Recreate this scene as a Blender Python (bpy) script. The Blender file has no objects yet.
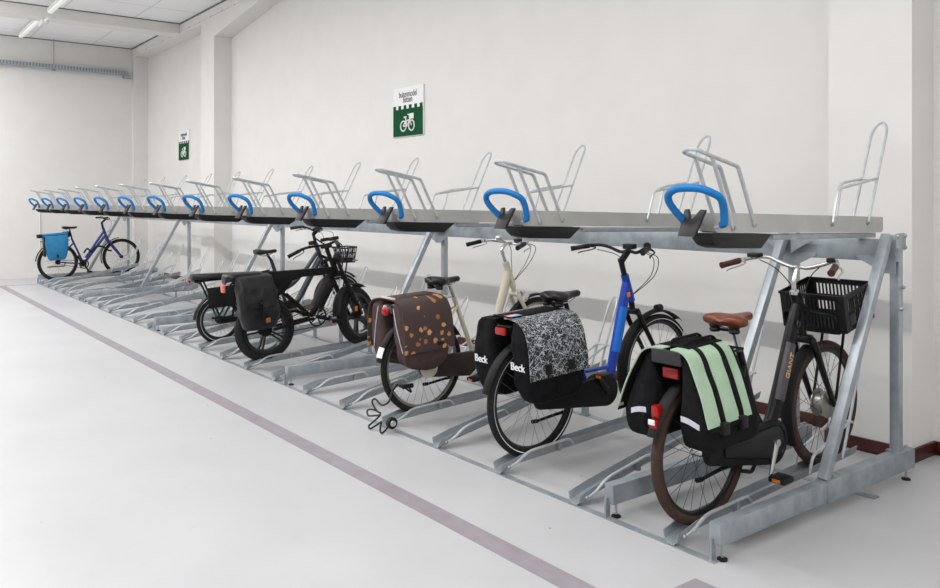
import bpy, bmesh, math, random
from mathutils import Vector, Matrix, noise
PI = math.pi
random.seed(7)
S = bpy.context.scene
COL = S.collection
S.view_settings.view_transform = 'Standard'
S.view_settings.look = 'None'
S.view_settings.gamma = 1.0
S.view_settings.use_curve_mapping = False
S.view_settings.exposure = 0.03

# ------------------------------------------------------------------ materials
def srgb(r, g, b):
    f = lambda c: (c/255/12.92) if c/255 <= .04045 else ((c/255+.055)/1.055)**2.4
    return (f(r), f(g), f(b), 1)

def mat(name, col, rough=.5, metal=0., col2=None, scale=8., detail=4., bump=0., bscale=60., emit=0., spec=.5, coat=0., stretch=None):
    m = bpy.data.materials.new(name); m.use_nodes = True
    nt = m.node_tree; b = nt.nodes['Principled BSDF']
    b.inputs['Base Color'].default_value = col
    b.inputs['Roughness'].default_value = rough
    b.inputs['Metallic'].default_value = metal
    b.inputs['Specular IOR Level'].default_value = spec
    b.inputs['Coat Weight'].default_value = coat
    tc = nt.nodes.new('ShaderNodeTexCoord')
    src = tc.outputs['Object']
    if stretch:
        mp = nt.nodes.new('ShaderNodeMapping'); mp.inputs['Scale'].default_value = stretch
        nt.links.new(src, mp.inputs['Vector']); src = mp.outputs['Vector']
    if col2:
        n = nt.nodes.new('ShaderNodeTexNoise'); n.inputs['Scale'].default_value = scale; n.inputs['Detail'].default_value = detail
        r = nt.nodes.new('ShaderNodeValToRGB')
        r.color_ramp.elements[0].position = .35; r.color_ramp.elements[1].position = .65
        r.color_ramp.elements[0].color = col; r.color_ramp.elements[1].color = col2
        nt.links.new(src, n.inputs['Vector']); nt.links.new(n.outputs['Fac'], r.inputs['Fac'])
        nt.links.new(r.outputs['Color'], b.inputs['Base Color'])
    if bump:
        n2 = nt.nodes.new('ShaderNodeTexNoise'); n2.inputs['Scale'].default_value = bscale; n2.inputs['Detail'].default_value = 3
        bp = nt.nodes.new('ShaderNodeBump'); bp.inputs['Strength'].default_value = bump; bp.inputs['Distance'].default_value = .01
        nt.links.new(src, n2.inputs['Vector']); nt.links.new(n2.outputs['Fac'], bp.inputs['Height'])
        nt.links.new(bp.outputs['Normal'], b.inputs['Normal'])
    if emit:
        b.inputs['Emission Color'].default_value = col; b.inputs['Emission Strength'].default_value = emit
    return m

M = {}
M['wall'] = mat('wall_paint', srgb(223, 221, 218), .75, col2=srgb(226, 224, 221), scale=3, bump=.04, bscale=180)
M['fascia'] = mat('fascia_paint', srgb(224, 222, 217), .75, col2=srgb(228, 226, 221), scale=2)
M['floor'] = mat('floor_epoxy', srgb(179, 179, 181), .36, col2=srgb(184, 184, 186), scale=1.3, detail=8, bump=.015, bscale=30, spec=.35)
def floor_specks():
    nt = M['floor'].node_tree; b = nt.nodes['Principled BSDF']
    src = b.inputs['Base Color'].links[0].from_socket
    tc = nt.nodes.new('ShaderNodeTexCoord')
    n = nt.nodes.new('ShaderNodeTexNoise'); n.inputs['Scale'].default_value = 5.5; n.inputs['Detail'].default_value = 9; n.inputs['Roughness'].default_value = .75
    nt.links.new(tc.outputs['Object'], n.inputs['Vector'])
    r = nt.nodes.new('ShaderNodeMapRange'); r.inputs['From Min'].default_value = .56; r.inputs['From Max'].default_value = .78; r.inputs['To Max'].default_value = .16
    nt.links.new(n.outputs['Fac'], r.inputs['Value'])
    v = nt.nodes.new('ShaderNodeTexVoronoi'); v.inputs['Scale'].default_value = 3.2; v.inputs['Randomness'].default_value = 1
    nt.links.new(tc.outputs['Object'], v.inputs['Vector'])
    l = nt.nodes.new('ShaderNodeMath'); l.operation = 'LESS_THAN'; l.inputs[1].default_value = .022; nt.links.new(v.outputs['Distance'], l.inputs[0])
    m1 = nt.nodes.new('ShaderNodeMix'); m1.data_type = 'RGBA'; m1.inputs['B'].default_value = srgb(140, 136, 130)
    nt.links.new(src, m1.inputs['A']); nt.links.new(r.outputs['Result'], m1.inputs['Factor'])
    m2 = nt.nodes.new('ShaderNodeMix'); m2.data_type = 'RGBA'; m2.inputs['B'].default_value = srgb(120, 117, 112)
    nt.links.new(m1.outputs['Result'], m2.inputs['A']); nt.links.new(l.outputs[0], m2.inputs['Factor'])
    nt.links.new(m2.outputs['Result'], b.inputs['Base Color'])
floor_specks()
M['stripe'] = mat('stripe_paint', srgb(140, 133, 140), .45, col2=srgb(148, 141, 148), scale=9)
M['base'] = mat('baseboard_redbrown', srgb(62, 24, 17), .35, col2=srgb(72, 30, 21), scale=12)
M['darkseam'] = mat('seam_dark', srgb(104, 104, 104), .7)
M['galv'] = mat('galvanised_steel', srgb(154, 162, 168), .4, .5, col2=srgb(170, 177, 182), scale=14, detail=6, bump=.03, bscale=40)
M['galv2'] = mat('galvanised_rough', srgb(140, 149, 155), .48, .45, col2=srgb(164, 172, 177), scale=9, detail=8, bump=.03, bscale=40)
M['rod'] = mat('zinc_rod', srgb(186, 190, 192), .4, .35, col2=srgb(200, 204, 206), scale=20)
M['trayside'] = mat('tray_sheet', srgb(176, 176, 172), .45, .25, col2=srgb(184, 184, 180), scale=6)
M['blue_foam'] = mat('blue_foam', srgb(0, 108, 176), .5, spec=.35, col2=srgb(0, 114, 184), scale=40)
M['blackpl'] = mat('black_plastic', srgb(20, 20, 21), .5, col2=srgb(25, 25, 26), scale=30, spec=.3)
M['greypl'] = mat('charcoal_plastic', srgb(46, 45, 48), .5, col2=srgb(52, 51, 54), scale=30, spec=.3)
M['zinc'] = mat('bolt_zinc', srgb(170, 172, 172), .35, .7)
M['blackpaint'] = mat('black_paint', srgb(16, 16, 18), .35, col2=srgb(20, 20, 22), scale=20, spec=.25)
M['matteblack'] = mat('matte_black', srgb(17, 17, 18), .6, col2=srgb(22, 22, 23), scale=15, spec=.22)
M['rubber'] = mat('tyre_rubber', srgb(24, 23, 23), .8, col2=srgb(31, 30, 29), spec=.3, scale=60, bump=.1, bscale=200)
M['brown_rubber'] = mat('brown_tyre_rubber', srgb(62, 45, 37), .8, spec=.3, col2=srgb(72, 53, 43), scale=40, bump=.1, bscale=200)
M['rimsilver'] = mat('rim_alloy', srgb(150, 148, 142), .35, .8)
M['rimblack'] = mat('rim_black', srgb(32, 32, 33), .4, .2)
M['chrome'] = mat('brushed_alloy', srgb(200, 200, 200), .25, .9, col2=srgb(210, 210, 208), scale=30)
M['spoke'] = mat('spoke_steel', srgb(120, 120, 120), .35, .8)
M['spokeblack'] = mat('spoke_black', srgb(48, 48, 48), .4, .5)
M['brown'] = mat('brown_leather', srgb(104, 50, 28), .35, col2=srgb(120, 60, 34), scale=25, bump=.05, bscale=150)
M['browngrip'] = mat('brown_grip', srgb(66, 34, 25), .55, spec=.3, col2=srgb(75, 40, 30), scale=40)
M['blackleather'] = mat('black_saddle', srgb(22, 22, 24), .38, col2=srgb(27, 27, 29), scale=30, spec=.35)
M['fabric'] = mat('black_fabric', srgb(15, 15, 17), .85, col2=srgb(23, 23, 25), spec=.15, scale=24, bump=.25, bscale=25)
M['nylon'] = mat('black_nylon', srgb(20, 20, 22), .45, col2=srgb(30, 30, 32), scale=14, bump=.6, bscale=12, spec=.35)
M['strap'] = mat('black_webbing', srgb(15, 15, 16), .85, col2=srgb(20, 20, 21), scale=120, spec=.15)
M['mint'] = mat('mint_tarpaulin', srgb(154, 178, 154), .6, spec=.3, col2=srgb(163, 187, 162), scale=12, bump=.12, bscale=14)
M['dkgreen'] = mat('dark_mint', srgb(120, 168, 138), .6)
M['reflect'] = mat('reflective_strip', srgb(190, 192, 205), .35, col2=srgb(202, 204, 214), scale=40)
M['redlens'] = mat('red_lens', srgb(168, 16, 12), .25, col2=srgb(140, 10, 9), scale=90)
M['orange'] = mat('orange_reflector', srgb(226, 120, 24), .3)
M['white'] = mat('white_enamel', srgb(232, 232, 234), .5)
M['bluepaint'] = mat('blue_paint', srgb(6, 58, 164), .3, col2=srgb(8, 62, 172), scale=10, coat=.4)
M['blueacc'] = mat('light_blue_panel', srgb(22, 112, 214), .35)
M['navy'] = mat('navy_paint', srgb(14, 34, 112), .3, coat=.3, col2=srgb(16, 38, 120), scale=10)
M['petrol'] = mat('petrol_paint', srgb(24, 40, 52), .35, coat=.2, col2=srgb(28, 45, 58), scale=10)
M['cream'] = mat('cream_paint', srgb(198, 190, 170), .35, coat=.3, col2=srgb(204, 196, 176), scale=10)
M['darkbrownpl'] = mat('dark_brown_plastic', srgb(46, 38, 34), .5, spec=.3, col2=srgb(53, 45, 40), scale=12)
M['plum'] = mat('plum_brown_fabric', srgb(70, 55, 53), .8, spec=.2, col2=srgb(80, 64, 61), scale=16, bump=.2, bscale=25)
M['teal'] = mat('teal_tarpaulin', srgb(24, 112, 158), .6, col2=srgb(30, 122, 168), scale=14, bump=.15, bscale=16)
M['pewter'] = mat('battery_panel', srgb(74, 72, 76), .4, .2, col2=srgb(84, 81, 85), scale=30)
M['gold'] = mat('gold_lettering', srgb(214, 178, 128), .4)
M['green'] = mat('sign_green', srgb(4, 74, 40), .6, spec=.1, col2=srgb(5, 78, 43), scale=10)
M['ink'] = mat('sign_ink', srgb(56, 58, 66), .5)
M['tan'] = mat('tan_leather_patch', srgb(150, 88, 48), .6)
M['diffuser'] = mat('lamp_diffuser', srgb(250, 250, 248), .4, emit=.2)
M['lamphousing'] = mat('lamp_housing', srgb(226, 226, 224), .5)
M['magenta'] = mat('sticker_magenta', srgb(205, 50, 130), .5)
M['yellow'] = mat('sticker_yellow', srgb(230, 200, 50), .5)
M['cyan'] = mat('sticker_cyan', srgb(60, 160, 210), .5)

def ceil_mat():
    m = mat('ceiling_tiles', srgb(240, 240, 240), .8)
    nt = m.node_tree; b = nt.nodes['Principled BSDF']
    tc = nt.nodes.new('ShaderNodeTexCoord'); sp = nt.nodes.new('ShaderNodeSeparateXYZ')
    nt.links.new(tc.outputs['Object'], sp.inputs['Vector'])
    def line(axis, per, w, off):
        a = nt.nodes.new('ShaderNodeMath'); a.operation = 'ADD'; a.inputs[1].default_value = off + 100*per
        nt.links.new(sp.outputs[axis], a.inputs[0])
        d = nt.nodes.new('ShaderNodeMath'); d.operation = 'MODULO'; d.inputs[1].default_value = per
        nt.links.new(a.outputs[0], d.inputs[0])
        l = nt.nodes.new('ShaderNodeMath'); l.operation = 'LESS_THAN'; l.inputs[1].default_value = w
        nt.links.new(d.outputs[0], l.inputs[0]); return l
    l1 = line('X', 1.2, .03, .4); l2 = line('Y', 1.2, .02, .5)
    mx = nt.nodes.new('ShaderNodeMath'); mx.operation = 'MAXIMUM'
    nt.links.new(l1.outputs[0], mx.inputs[0]); nt.links.new(l2.outputs[0], mx.inputs[1])
    mix = nt.nodes.new('ShaderNodeMix'); mix.data_type = 'RGBA'
    mix.inputs['A'].default_value = srgb(240, 240, 241); mix.inputs['B'].default_value = srgb(206, 207, 206)
    nt.links.new(mx.outputs[0], mix.inputs['Factor']); nt.links.new(mix.outputs['Result'], b.inputs['Base Color'])
    return m
M['ceil'] = ceil_mat()

def scribble_mat():
    m = mat('scribble_print', srgb(30, 30, 33), .6)
    nt = m.node_tree; b = nt.nodes['Principled BSDF']
    tc = nt.nodes.new('ShaderNodeTexCoord')
    outs = []
    for ang, sc, seed in ((.5, 24, 0), (-.6, 27, 3.1), (1.25, 22, 7.7), (2.2, 30, 11.3)):
        mp = nt.nodes.new('ShaderNodeMapping'); mp.vector_type = 'TEXTURE'; mp.inputs['Rotation'].default_value = (ang, 0, 0)
        mp.inputs['Location'].default_value = (seed, seed, seed); mp.inputs['Scale'].default_value = (1, 1, 5)
        nt.links.new(tc.outputs['Object'], mp.inputs['Vector'])
        n = nt.nodes.new('ShaderNodeTexNoise'); n.inputs['Scale'].default_value = sc*1.6; n.inputs['Detail'].default_value = 1.5
        nt.links.new(mp.outputs['Vector'], n.inputs['Vector'])
        s = nt.nodes.new('ShaderNodeMath'); s.operation = 'SUBTRACT'; s.inputs[1].default_value = .5
        nt.links.new(n.outputs['Fac'], s.inputs[0])
        a = nt.nodes.new('ShaderNodeMath'); a.operation = 'ABSOLUTE'; nt.links.new(s.outputs[0], a.inputs[0])
        l = nt.nodes.new('ShaderNodeMath'); l.operation = 'LESS_THAN'; l.inputs[1].default_value = .010
        nt.links.new(a.outputs[0], l.inputs[0]); outs.append(l)
    cur = outs[0]
    for o in outs[1:]:
        mx = nt.nodes.new('ShaderNodeMath'); mx.operation = 'MAXIMUM'
        nt.links.new(cur.outputs[0], mx.inputs[0]); nt.links.new(o.outputs[0], mx.inputs[1]); cur = mx
    mix = nt.nodes.new('ShaderNodeMix'); mix.data_type = 'RGBA'
    mix.inputs['A'].default_value = srgb(22, 22, 26); mix.inputs['B'].default_value = srgb(186, 190, 195)
    nt.links.new(cur.outputs[0], mix.inputs['Factor']); nt.links.new(mix.outputs['Result'], b.inputs['Base Color'])
    return m
M['scribble'] = scribble_mat()

def perf_mat():
    m = mat('perforated_channel', srgb(150, 160, 166), .45, .5)
    nt = m.node_tree; b = nt.nodes['Principled BSDF']
    tc = nt.nodes.new('ShaderNodeTexCoord'); sp = nt.nodes.new('ShaderNodeSeparateXYZ')
    nt.links.new(tc.outputs['Object'], sp.inputs['Vector'])
    a = nt.nodes.new('ShaderNodeMath'); a.operation = 'ADD'; a.inputs[1].default_value = 100
    nt.links.new(sp.outputs['Y'], a.inputs[0])
    d = nt.nodes.new('ShaderNodeMath'); d.operation = 'MODULO'; d.inputs[1].default_value = .06
    nt.links.new(a.outputs[0], d.inputs[0])
    l = nt.nodes.new('ShaderNodeMath'); l.operation = 'LESS_THAN'; l.inputs[1].default_value = .03
    nt.links.new(d.outputs[0], l.inputs[0])
    z = nt.nodes.new('ShaderNodeMath'); z.operation = 'GREATER_THAN'; z.inputs[1].default_value = .012
    nt.links.new(sp.outputs['Z'], z.inputs[0])
    mm = nt.nodes.new('ShaderNodeMath'); mm.operation = 'MULTIPLY'
    nt.links.new(l.outputs[0], mm.inputs[0]); nt.links.new(z.outputs[0], mm.inputs[1])
    mix = nt.nodes.new('ShaderNodeMix'); mix.data_type = 'RGBA'
    mix.inputs['A'].default_value = srgb(168, 177, 182); mix.inputs['B'].default_value = srgb(126, 137, 144)
    nt.links.new(mm.outputs[0], mix.inputs['Factor']); nt.links.new(mix.outputs['Result'], b.inputs['Base Color'])
    return m
M['perf'] = perf_mat()

# ------------------------------------------------------------------ mesh builder
def fillet(pts, r, n=5):
    pts = [Vector(p) for p in pts]; out = [pts[0]]
    for i in range(1, len(pts)-1):
        a, b, c = pts[i-1], pts[i], pts[i+1]
        u, v = (a-b), (c-b); lu, lv = u.length, v.length
        rr = min(r, lu*.49, lv*.49)
        p, q = b+u/lu*rr, b+v/lv*rr
        for k in range(n+1):
            t = k/n
            out.append(p*(1-t)**2 + b*2*t*(1-t) + q*t*t)
    out.append(pts[-1]); return out

def catmull(pts, n=6, closed=False):
    P = [Vector(p) for p in pts]; m = len(P); out = []
    rng = range(m) if closed else range(m-1)
    for i in rng:
        if closed:
            p0, p1, p2, p3 = P[(i-1) % m], P[i], P[(i+1) % m], P[(i+2) % m]
        else:
            p0, p1, p2, p3 = P[max(i-1, 0)], P[i], P[i+1], P[min(i+2, m-1)]
        for k in range(n):
            t = k/n
            out.append(.5*((2*p1)+(p2-p0)*t+(2*p0-5*p1+4*p2-p3)*t*t+(3*p1-p0-3*p2+p3)*t**3))
    if not closed: out.append(P[-1])
    return out

def lerpr(r, i, n):
    if not isinstance(r, (list, tuple)): return r
    t = i/max(n-1, 1)*(len(r)-1); k = min(int(t), len(r)-2)
    return r[k]+(r[k+1]-r[k])*(t-k)

class MB:
    def __init__(s): s.bm = bmesh.new()
    def rings(s, rings, closed_ring=True, cap=True, loop=False):
        bm = s.bm
        R = [[bm.verts.new(p) for p in r] for r in rings]
        n = len(R[0]); m = len(R)
        for i in range(m if loop else m-1):
            A, B = R[i], R[(i+1) % m]
            for j in range(n if closed_ring else n-1):
                k = (j+1) % n
                try: bm.faces.new((A[j], A[k], B[k], B[j]))
                except ValueError: pass
        if cap and not loop and closed_ring:
            try:
                bm.faces.new(list(reversed(R[0]))); bm.faces.new(R[-1])
            except ValueError: pass
        return s
    def tube(s, pts, r, n=10, closed=False, flat=None, cap=True):
        pts = [Vector(p) for p in pts]
        m = len(pts); T = []
        for i in range(m):
            if closed: t = pts[(i+1) % m]-pts[(i-1) % m]
            else: t = pts[min(i+1, m-1)]-pts[max(i-1, 0)]
            T.append(t.normalized() if t.length > 1e-9 else Vector((0, 0, 1)))
        up = Vector((1, 0, 0)) if abs(T[0].x) < .9 else Vector((0, 0, 1))
        N = (up-T[0]*up.dot(T[0])).normalized(); rings = []
        for i in range(m):
            N = N-T[i]*N.dot(T[i])
            N = N.normalized() if N.length > 1e-6 else T[i].orthogonal().normalized()
            B = T[i].cross(N); rr = lerpr(r, i, m)
            fa = flat or 1
            rings.append([pts[i]+(N*math.cos(2*PI*k/n)*rr*fa+B*math.sin(2*PI*k/n)*rr) for k in range(n)])
        return s.rings(rings, cap=cap, loop=closed)
    def box(s, x0, x1, y0, y1, z0, z1, mtx=None):
        v = [(x, y, z) for x in (x0, x1) for y in (y0, y1) for z in (z0, z1)]
        vs = [s.bm.verts.new(mtx @ Vector(p) if mtx else p) for p in v]
        for f in ((0, 1, 3, 2), (4, 6, 7, 5), (0, 4, 5, 1), (2, 3, 7, 6), (0, 2, 6, 4), (1, 5, 7, 3)):
            s.bm.faces.new([vs[i] for i in f])
        return s
    def bar(s, a, b, w, h, up=(0, 0, 1)):
        a, b = Vector(a), Vector(b); t = (b-a).normalized(); u = Vector(up)
        side = t.cross(u).normalized(); u = side.cross(t).normalized()
        R = []
        for p in (a, b):
            R.append([p+side*w/2*sx+u*h/2*sz for sx, sz in ((-1, -1), (1, -1), (1, 1), (-1, 1))])
        return s.rings(R)
    def lathe(s, prof, c=(0, 0, 0), axis='x', n=24, loop=False):
        c = Vector(c); rings = []
        for (r, a) in prof:
            ring = []
            for k in range(n):
                th = 2*PI*k/n; p, q = r*math.cos(th), r*math.sin(th)
                ring.append(c+Vector({'x': (a, p, q), 'y': (q, a, p), 'z': (p, q, a)}[axis]))
            rings.append(ring)
        return s.rings(rings, loop=loop)
    def prism(s, poly, d):
        d = Vector(d); A = [Vector(p) for p in poly]
        return s.rings([A, [p+d for p in A]])
    def sheet(s, grid, th):
        # grid: list of rows of points; closed shell of thickness th along the local normals
        G = [[Vector(p) for p in r] for r in grid]; m, n = len(G), len(G[0])
        def nor(i, j):
            a = G[min(i+1, m-1)][j]-G[max(i-1, 0)][j]; b = G[i][min(j+1, n-1)]-G[i][max(j-1, 0)]
            c = a.cross(b); return c.normalized() if c.length > 1e-9 else Vector((0, 0, 1))
        top = [[s.bm.verts.new(G[i][j]+nor(i, j)*th) for j in range(n)] for i in range(m)]
        bot = [[s.bm.verts.new(G[i][j]) for j in range(n)] for i in range(m)]
        for i in range(m-1):
            for j in range(n-1):
                s.bm.faces.new((top[i][j], top[i+1][j], top[i+1][j+1], top[i][j+1]))
                s.bm.faces.new((bot[i][j], bot[i][j+1], bot[i+1][j+1], bot[i+1][j]))
        edge = [(0, j) for j in range(n)]+[(i, n-1) for i in range(1, m)]+[(m-1, j) for j in range(n-2, -1, -1)]+[(i, 0) for i in range(m-2, 0, -1)]
        for k in range(len(edge)):
            a, b = edge[k], edge[(k+1) % len(edge)]
            s.bm.faces.new((bot[a[0]][a[1]], bot[b[0]][b[1]], top[b[0]][b[1]], top[a[0]][a[1]]))
        return s
    def sphere(s, c, r, sx=1, sy=1, sz=1, n=12):
        prof = [(max(r*math.sin(PI*k/n), .0004), -r*math.cos(PI*k/n)) for k in range(n+1)]
        rings = []
        for (rr, a) in prof:
            rings.append([Vector(c)+Vector((rr*math.cos(2*PI*k/16)*sx, rr*math.sin(2*PI*k/16)*sy, a*sz)) for k in range(16)])
        return s.rings(rings)
    def build(s, name, m, parent=None, loc=None, bevel=0, smooth=True, angle=40):
        bm = s.bm
        bmesh.ops.recalc_face_normals(bm, faces=bm.faces)
        if bevel:
            es = [e for e in bm.edges if len(e.link_faces) == 2 and e.calc_face_angle(0) > .6]
            bmesh.ops.bevel(bm, geom=es, offset=bevel, segments=2, affect='EDGES', profile=.5)
        me = bpy.data.meshes.new(name); bm.to_mesh(me); bm.free()
        me.materials.append(M[m] if isinstance(m, str) else m)
        if smooth:
            for p in me.polygons: p.use_smooth = True
            me.set_sharp_from_angle(angle=math.radians(angle))
        return link(name, me, parent, loc)

def link(name, me, parent=None, loc=None):
    o = bpy.data.objects.new(name, me); COL.objects.link(o)
    if parent: o.parent = parent
    if loc: o.location = loc
    return o

def tag(o, label, cat, group=None, kind=None):
    o['label'] = label; o['category'] = cat
    if group: o['group'] = group
    if kind: o['kind'] = kind
    return o

def thing(name, label, cat, loc=(0, 0, 0), rot=(0, 0, 0), group=None):
    o = bpy.data.objects.new(name, None); COL.objects.link(o)
    o.empty_display_size = .1
    o.location = loc; o.rotation_euler = rot
    return tag(o, label, cat, group)

def struct(o):
    o['kind'] = 'structure'; return o

def copy_tree(o, parent=None):
    c = o.copy(); COL.objects.link(c); c.parent = parent
    for ch in list(o.children): copy_tree(ch, c)
    return c

def text_obj(name, body, size, m, parent, mtx, depth=.0008, align='CENTER'):
    cu = bpy.data.curves.new('t', 'FONT'); cu.body = body; cu.size = size; cu.extrude = depth; cu.offset = size*.006
    cu.align_x = align; cu.align_y = 'CENTER'
    ob = bpy.data.objects.new('t', cu); COL.objects.link(ob)
    bpy.context.view_layer.update()
    me = bpy.data.meshes.new_from_object(ob.evaluated_get(bpy.context.evaluated_depsgraph_get()))
    bpy.data.objects.remove(ob); bpy.data.curves.remove(cu)
    me.materials.clear(); me.materials.append(M[m]); me.name = name
    o = link(name, me, parent); o.matrix_local = mtx
    return o

def frame_mtx(origin, xdir, ydir):
    x = Vector(xdir).normalized(); y = Vector(ydir); y = (y-x*y.dot(x)).normalized(); z = x.cross(y)
    m = Matrix((x, y, z)).transposed().to_4x4(); m.translation = Vector(origin); return m

# ------------------------------------------------------------------ camera
T = math.atan(629/820)
cam = bpy.data.cameras.new('camera'); co = bpy.data.objects.new('camera', cam); COL.objects.link(co)
cam.sensor_width = 36; cam.lens = 36*820/940; cam.shift_y = -(294-202)/940; cam.clip_start = .05
co.location = (0, 0, 1.58); co.rotation_euler = (PI/2, 0, PI/2-T)
S.camera = co

# ------------------------------------------------------------------ setting
XF = -19.1; YW = 5.46; YP = 5.15; ZC = 5.0; XR = 7.0; YB = -7.0
struct(MB().box(XF-.2, XR+.2, YB-.2, YW+.2, -.2, 0).build('floor', 'floor', smooth=False))
struct(MB().box(XF-.2, XF, YB-.2, YW+.2, 0, ZC+.2).build('wall_far', 'wall', smooth=False))
struct(MB().box(XF, XR, YW, YW+.2, 0, ZC+.2).build('wall_right', 'wall', smooth=False))
struct(MB().box(XF, XR, YB-.2, YB, 0, ZC+.2).build('wall_left', 'wall', smooth=False))
struct(MB().box(XR, XR+.2, YB-.2, YW+.2, 0, ZC+.2).build('wall_back', 'wall', smooth=False))
struct(MB().box(XF-.2, XR+.2, YB-.2, YW+.2, ZC, ZC+.15).build('ceiling', 'ceil', smooth=False))
# downstand beam across the ceiling, pilasters, column, lintels along the right wall
struct(MB().box(-16.25, -15.85, YB, YP, 4.80, ZC).build('trim_1', 'fascia', smooth=False))
for n, (a, b) in enumerate(((XF, -18.98), (-14.68, -14.03), (-2.842, -2.313))):
    struct(MB().box(a, b, YP, YW, 0, (4.80, 4.47, ZC)[n]).build('trim_%d' % (n+2), 'wall', smooth=False))
m = MB()
m.prism([(XF, YP, 4.80), (-14.68, YP, 4.78), (-14.68, YP, 4.47), (-14.03, YP, 4.47), (-12.2, YP, 4.70), (-9.8, YP, ZC), (XF, YP, ZC)], (0, YW-YP, 0))
struct(m.build('trim_5', 'wall', smooth=False))
struct(MB().box(-2.313, XR, 5.44, YW, 0, ZC).build('trim_6', 'wall', smooth=False))
m = MB()
m.box(XF, -16.25, YP-.012, YP, ZC-.025, ZC); m.box(-15.85, -9.8, YP-.012, YP, ZC-.025, ZC)
m.box(-15.85, -15.842, YB, YP-.012, ZC-.018, ZC); m.box(XF, XF+.008, YB, YP-.012, ZC-.018, ZC)
struct(m.build('trim_7', 'darkseam', smooth=False))
# bolt line on the fascia
m = MB(); m.box(XF, -11.2, YP-.003, YP, 4.832, 4.836)
for k in range(14): m.box(-18.6+k*.55-.018, -18.6+k*.55+.018, YP-.006, YP, 4.825, 4.845)
struct(m.build('trim_8', mat('fascia_seam', srgb(186, 178, 166), .7), smooth=False))
# baseboards
m = MB()
m.box(-14.03, -2.842, YW-.02, YW, 0, .085)
struct(m.build('baseboard_right', 'base', bevel=.004))
m = MB(); m.box(-2.862, -2.293, YP-.02, YP, 0, .085); m.box(-2.862, -2.842, YP, YW, 0, .085); m.box(-2.313, -2.293, YP-.0, YW, 0, .085); m.box(-2.293, XR, 5.42, 5.44, 0, .085)
struct(m.build('baseboard_column', 'base', bevel=.004))
m = MB(); m.box(XF+.12, -14.68, YW-.02, YW, 0, .085)
struct(m.build('baseboard_far', 'base', bevel=.004))
# painted floor lines
m = MB(); m.box(-17.62, 1.5, 2.335, 2.455, 0, .0015); m.box(-17.62, -17.56, 2.455, 3.0, 0, .0015)
struct(m.build('trim_9', 'stripe', smooth=False))
struct(MB().box(-2.155, 1.5, 2.70, 2.845, 0, .0015).build('trim_10', 'stripe', smooth=False))
# vertical conduit on the far wall
tag(MB().tube([(XF+.012, 3.30, 0), (XF+.012, 3.30, 1.5)], .012, 8).build('conduit', 'wall'), 'thin white vertical conduit on the far wall behind the rack end', 'conduit')

# perforated channel on the far wall with a threaded rod hanger
ch = thing('cable_channel', 'galvanised perforated cable channel running high across the far white wall', 'cable tray', (XF+.10, 0, 4.38))
m = MB(); m.box(-.05, .05, YB+.3, 5.02, 0, .012); m.box(.04, .05, YB+.3, 5.02, .012, .085); m.box(-.05, -.04, YB+.3, 5.02, .012, .085)
m.build('channel', 'perf', ch, smooth=False)
for y in (3.55, .6, -2.4):
    rd = MB().tube([(0, y, -.03), (0, y, ZC-4.38)], .008, 8).build('hanger_rod', 'galv', ch)
    MB().box(-.06, .06, y-.03, y+.03, -.03, 0).build('clamp', 'galv2', rd)
MB().box(-.10, .05, 4.95, 5.10, -.06, 0).build('end_bracket', 'galv2', ch, bevel=.005)

# luminaires (line lamps along the rack)
def luminaire(x0, x1, y, z, label, group):
    t = thing('ceiling_lamp', label, 'ceiling lamp', ((x0+x1)/2, y, z), group=group)
    L = (x1-x0)/2
    MB().box(-L, L, -.045, .045, .03, .09).build('housing', 'lamphousing', t, bevel=.006)
    MB().box(-L+.03, L-.03, -.035, .035, 0, .03).build('diffuser', 'diffuser', t, bevel=.008)
    MB().tube([(0, 0, .09), (0, 0, ZC-z)], .012, 8).build('suspension', 'lamphousing', t)
    return t
luminaire(-18.5, -16.45, 2.85, 4.86, 'white strip ceiling lamp nearest the far wall, beyond the ceiling beam', 'strip lamps under the ceiling')
luminaire(-15.6, -13.6, 2.85, 4.82, 'white strip ceiling lamp on the near side of the ceiling beam', 'strip lamps under the ceiling')
jb = thing('junction_box', 'small white pipe and box under the ceiling beam between two strip lamps', 'junction box', (-16.05, 2.85, 4.72))
MB().box(-.1, .1, -.05, .05, 0, .08).build('box', 'lamphousing', jb, bevel=.01)
MB().tube([(-.45, 0, .05), (.4, 0, .05)], .03, 12).build('pipe', 'lamphousing', jb)
MB().tube([(-.24, 0, .05), (-.24, 0, ZC-4.72)], .01, 8).build('hanger_rod', 'lamphousing', jb)

def area(name, x, y, z, sx, sy, e, rot=(0, 0, 0), col=(1, .995, .985)):
    l = bpy.data.lights.new(name, 'AREA'); l.shape = 'RECTANGLE'; l.size = sx; l.size_y = sy; l.energy = e; l.color = col
    o = bpy.data.objects.new(name, l); COL.objects.link(o); o.location = (x, y, z); o.rotation_euler = rot
    return o
area('lamp_line', -7.0, .7, 4.9, 26, .07, 690)
area('lamp_line', -7.0, -3.4, 4.9, 26, .3, 170)
area('lamp_line', -14.0, -1.6, 4.9, 9, .2, 230)
area('ceiling_fill', -7.0, .7, 4.5, 26, .3, 320, (PI, 0, 0))  # added upward fill that brightens the ceiling; no fixture stands here
w = bpy.data.worlds.new('world'); S.world = w; w.use_nodes = True
w.node_tree.nodes['Background'].inputs['Color'].default_value = (1, 1, 1, 1)
w.node_tree.nodes['Background'].inputs['Strength'].default_value = .3

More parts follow.
